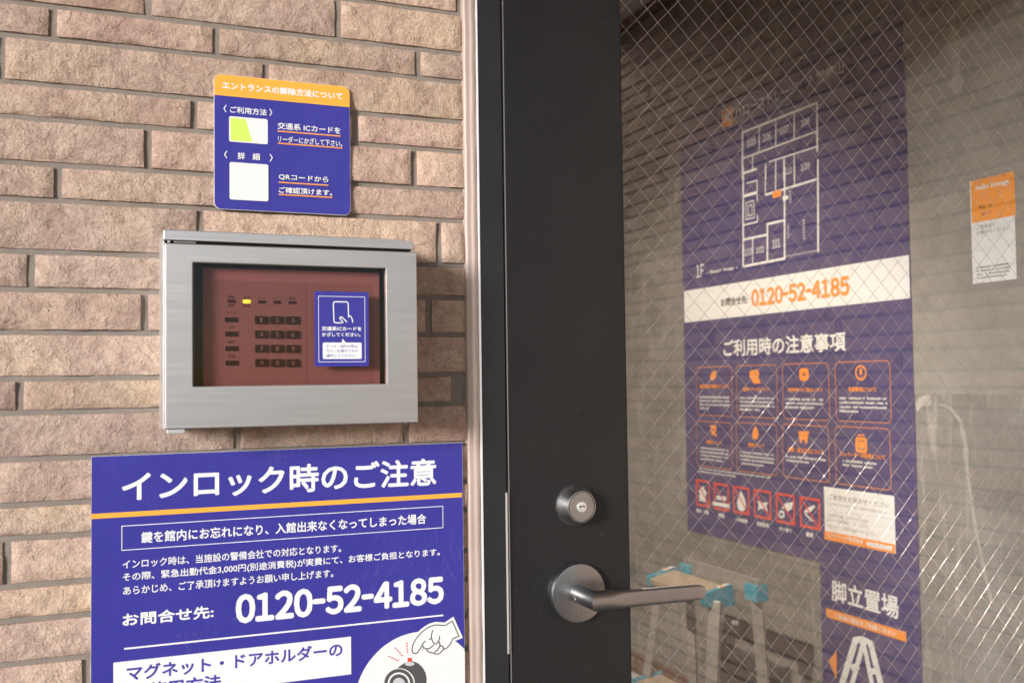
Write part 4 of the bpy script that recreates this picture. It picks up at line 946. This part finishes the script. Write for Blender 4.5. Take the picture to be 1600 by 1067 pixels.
# ------------------------------------------------------------------ signs on the tiled wall
s1 = root('small_sign', (.1725, 0, 1.418), 0, 'small square blue sign with an orange heading and rounded corners, above the steel keypad box', 'sign')
pl = prism('sign_panel', rrect(-.0660, 0, .0660, .1302, .0065, 6), 0, -.0028, 'sign_core', s1)
flat('face_print', [rrect(-.0658, .0002, .0658, .1300, .0064, 6)], -.00285, 'sign_blue', s1)
hd = rrect(-.0658, .0002, .0658, .1300, .0064, 6); top = [p for p in hd if p[1] > .1095]
flat('orange_heading', [[(-.0658, .1096), (.0658, .1096)]+[p for p in rrect(-.0658, .0002, .0658, .1300, .0064, 6) if p[1] > .11]], -.0030, 'orange', s1)
print_items('small', s1, -.0030, .00004)
s2 = root('large_sign', (.1768, 0, .70), 0, 'large blue notice with big white lettering and phone number, below the keypad box', 'sign')
box('sign_panel', (-.1780, -.0028, 0), (.1780, 0, .4869), 'sign_core', s2)
flat('face_print', [rrect(-.1778, .0002, .1778, .4867, 0)], -.00285, 'sign_blue', s2)
print_items('big', s2, -.0030, .00003)
s3 = root('card_reader_sign', (.2164, -.0566, 1.266), 0, 'small blue sign with a white phone icon, stuck on the smoked keypad window', 'sign')
prism('sign_panel', rrect(-.0256, 0, .0256, .0702, .0014, 4), 0, -.0019, 'sign_blue', s3)
print_items('card', s3, -.0020, .00003)

# ------------------------------------------------------------------ posters inside
p1 = root('wall_poster', (1.5185, 1.0, .55), R(-90), 'large purple-blue poster with floor map, white phone band and rules, behind the wired glass', 'poster')
box('poster_panel', (-.4175, -.003, .2848), (.4290, 0, 1.4335), 'poster_blue', p1)
print_items('poster', p1, -.0031, .000015)
p2 = root('ladder_place_sign', (1.5185, 1.0, .55), R(-90), 'narrow purple-blue sign with a white stepladder icon and orange band, hanging below the big poster', 'sign')
box('sign_panel', (.1320, -.003, -.25), (.4285, 0, .2843), 'poster_blue', p2)
print_items('column', p2, -.0031, .00003)
p3 = root('survey_card', (1.5150, 1.0, .55), R(-90), 'white card with an orange bottom band, stuck on the lower right of the big poster', 'card')
print_items('survey', p3, -.0006, .00003)
p4 = root('orange_sticker', (1.5180, .369, 1.42), R(-90), 'small upright sticker, orange over white, on the grey wall right of the poster', 'sticker')
print_items('sticker', p4, -.0006, .00002)

# ------------------------------------------------------------------ stepladder
lad = root('stepladder', (1.28, 1.02, 0), 0, 'aluminium stepladder with turquoise end caps standing against the inner wall', 'stepladder')
def bar(name, a, b, w, d, mat, parent, bevel=.002):
    a, b = Vector(a), Vector(b); L = (b-a).length
    bm = bmesh.new(); bmesh.ops.create_cube(bm, size=1, matrix=Matrix.Diagonal((w, d, L, 1)))
    o = link(name, bm_mesh(bm, name, bevel), mat, parent, (a+b)/2); o.rotation_mode = 'QUATERNION'; o.rotation_quaternion = (b-a).to_track_quat('Z', 'Y'); return o
def tilt(o, a):
    o.rotation_euler = (0, a, 0); return o
for i, (zz, xx, half) in enumerate(((.778, -.010, .112), (.530, -.045, .130), (.282, -.080, .150))):
    tr = root('tread', (xx, .012, zz), 0); tr.parent = lad; tilt(tr, R(-12 if i == 0 else -8))
    box('tread_board', (-.036, -half, -.012), (.036, half, .004), 'tread', tr, .003)
    for sy in (-1, 1):
        yy = sy*(half+.004)
        pts = [(-.040, -.012), (-.036, -.020), (.030, -.040), (.040, -.038), (.042, .010), (-.038, .010)]
        bm = bmesh.new(); f = bm.faces.new([bm.verts.new((x, yy-.006, z)) for x, z in pts]); r = bmesh.ops.extrude_face_region(bm, geom=[f])
        bmesh.ops.translate(bm, vec=(0, .012, 0), verts=[v for v in r['geom'] if isinstance(v, bmesh.types.BMVert)])
        link('end_cap', bm_mesh(bm, 'end_cap', .002), 'cyan', tr)
        if i == 0:
            box('cap_sticker', (.008, yy-.007, .0102), (.034, yy+.007, .0108), 'sign_core', tr)
            box('cap_sticker', (.012, yy-.005, .0109), (.020, yy+.004, .0113), 'orange3', tr)
for sy in (-1, 1):
    bar('front_leg', (-.012, .012+sy*.118, .762), (-.115, .012+sy*.190, .012), .027, .019, 'alu', lad)
    bar('rear_leg', (.068, -.010+sy*.135, .775), (.095, -.010+sy*.165, .012), .020, .024, 'alu', lad)
    bar('foot', (-.115, .012+sy*.190, .024), (-.117, .012+sy*.191, .0), .040, .028, 'cyan', lad)
    bar('foot', (.095, -.010+sy*.165, .024), (.0955, -.010+sy*.165, .0), .028, .030, 'cyan', lad)
    box('rear_cap', (.050, -.010+sy*.135-.022, .762), (.084, -.010+sy*.135+.022, .800), 'cyan', lad, .004)
box('rear_rail', (.058, -.165, .775), (.070, .140, .812), 'alu', lad, .002)
bar('latch', (.020, -.118, .715), (.034, -.122, .712), .003, .008, 'bright_steel', lad)

# ------------------------------------------------------------------ ceiling spotlight inside
spot_pos = Vector((-.05, .42, 2.22)); aim = Vector((1.52, 1.22, 1.06))
sp = root('ceiling_spotlight', (spot_pos.x, spot_pos.y, 2.352), 0, 'small round spotlight on the ceiling inside the door, lighting the poster wall', 'lamp')
lathe('ceiling_rose', [(.045, 0), (.045, -.02), (.0001, -.02)], 'lamp_body', sp, (0, 0, 0), 32).rotation_euler = (R(90), 0, 0)
dirv = (aim-spot_pos).normalized()
can = lathe('lamp_can', [(.030, .05), (.042, .03), (.042, -.055), (.038, -.055), (.038, -.01), (.0001, -.005)], 'lamp_body', sp, spot_pos-Vector((spot_pos.x, spot_pos.y, 2.352))-dirv*.02, 32)
can.rotation_mode = 'QUATERNION'; can.rotation_quaternion = (-dirv).to_track_quat('Y', 'Z')
ld = bpy.data.lights.new('spot_bulb', 'SPOT'); ld.energy = 122; ld.spot_size = R(52); ld.spot_blend = .85; ld.shadow_soft_size = .03; ld.color = (1.0, .87, .72)
lo = bpy.data.objects.new('spot_bulb', ld); COL.objects.link(lo); lo.location = spot_pos+dirv*.045
lo.rotation_euler = dirv.to_track_quat('-Z', 'Y').to_euler()
# second spotlight deeper in the corridor, turned towards the door; its rays glint on the wires in the glass
p2_, a2_ = Vector((1.25, 2.52, 2.26)), Vector((.83, .02, 1.12)); d2_ = (a2_-p2_).normalized()
cl = root('ceiling_spotlight', (p2_.x, p2_.y, 2.352), 0, 'small round spotlight deep in the corridor, turned back towards the glazed door', 'lamp')
lathe('ceiling_rose', [(.045, 0), (.045, -.02), (.0001, -.02)], 'lamp_body', cl, (0, 0, 0), 32).rotation_euler = (R(90), 0, 0)
can = lathe('lamp_can', [(.030, .05), (.042, .03), (.042, -.055), (.038, -.055), (.038, -.01), (.0001, -.005)], 'lamp_body', cl, p2_-Vector((p2_.x, p2_.y, 2.352))-d2_*.02, 32)
can.rotation_mode = 'QUATERNION'; can.rotation_quaternion = (-d2_).to_track_quat('Y', 'Z')
l2 = bpy.data.lights.new('corridor_bulb', 'SPOT'); l2.energy = 330; l2.spot_size = R(32); l2.spot_blend = .35; l2.shadow_soft_size = .03; l2.color = (1.0, .90, .76)
lo2 = bpy.data.objects.new('corridor_bulb', l2); COL.objects.link(lo2); lo2.location = p2_+d2_*.045; lo2.rotation_euler = d2_.to_track_quat('-Z', 'Y').to_euler()
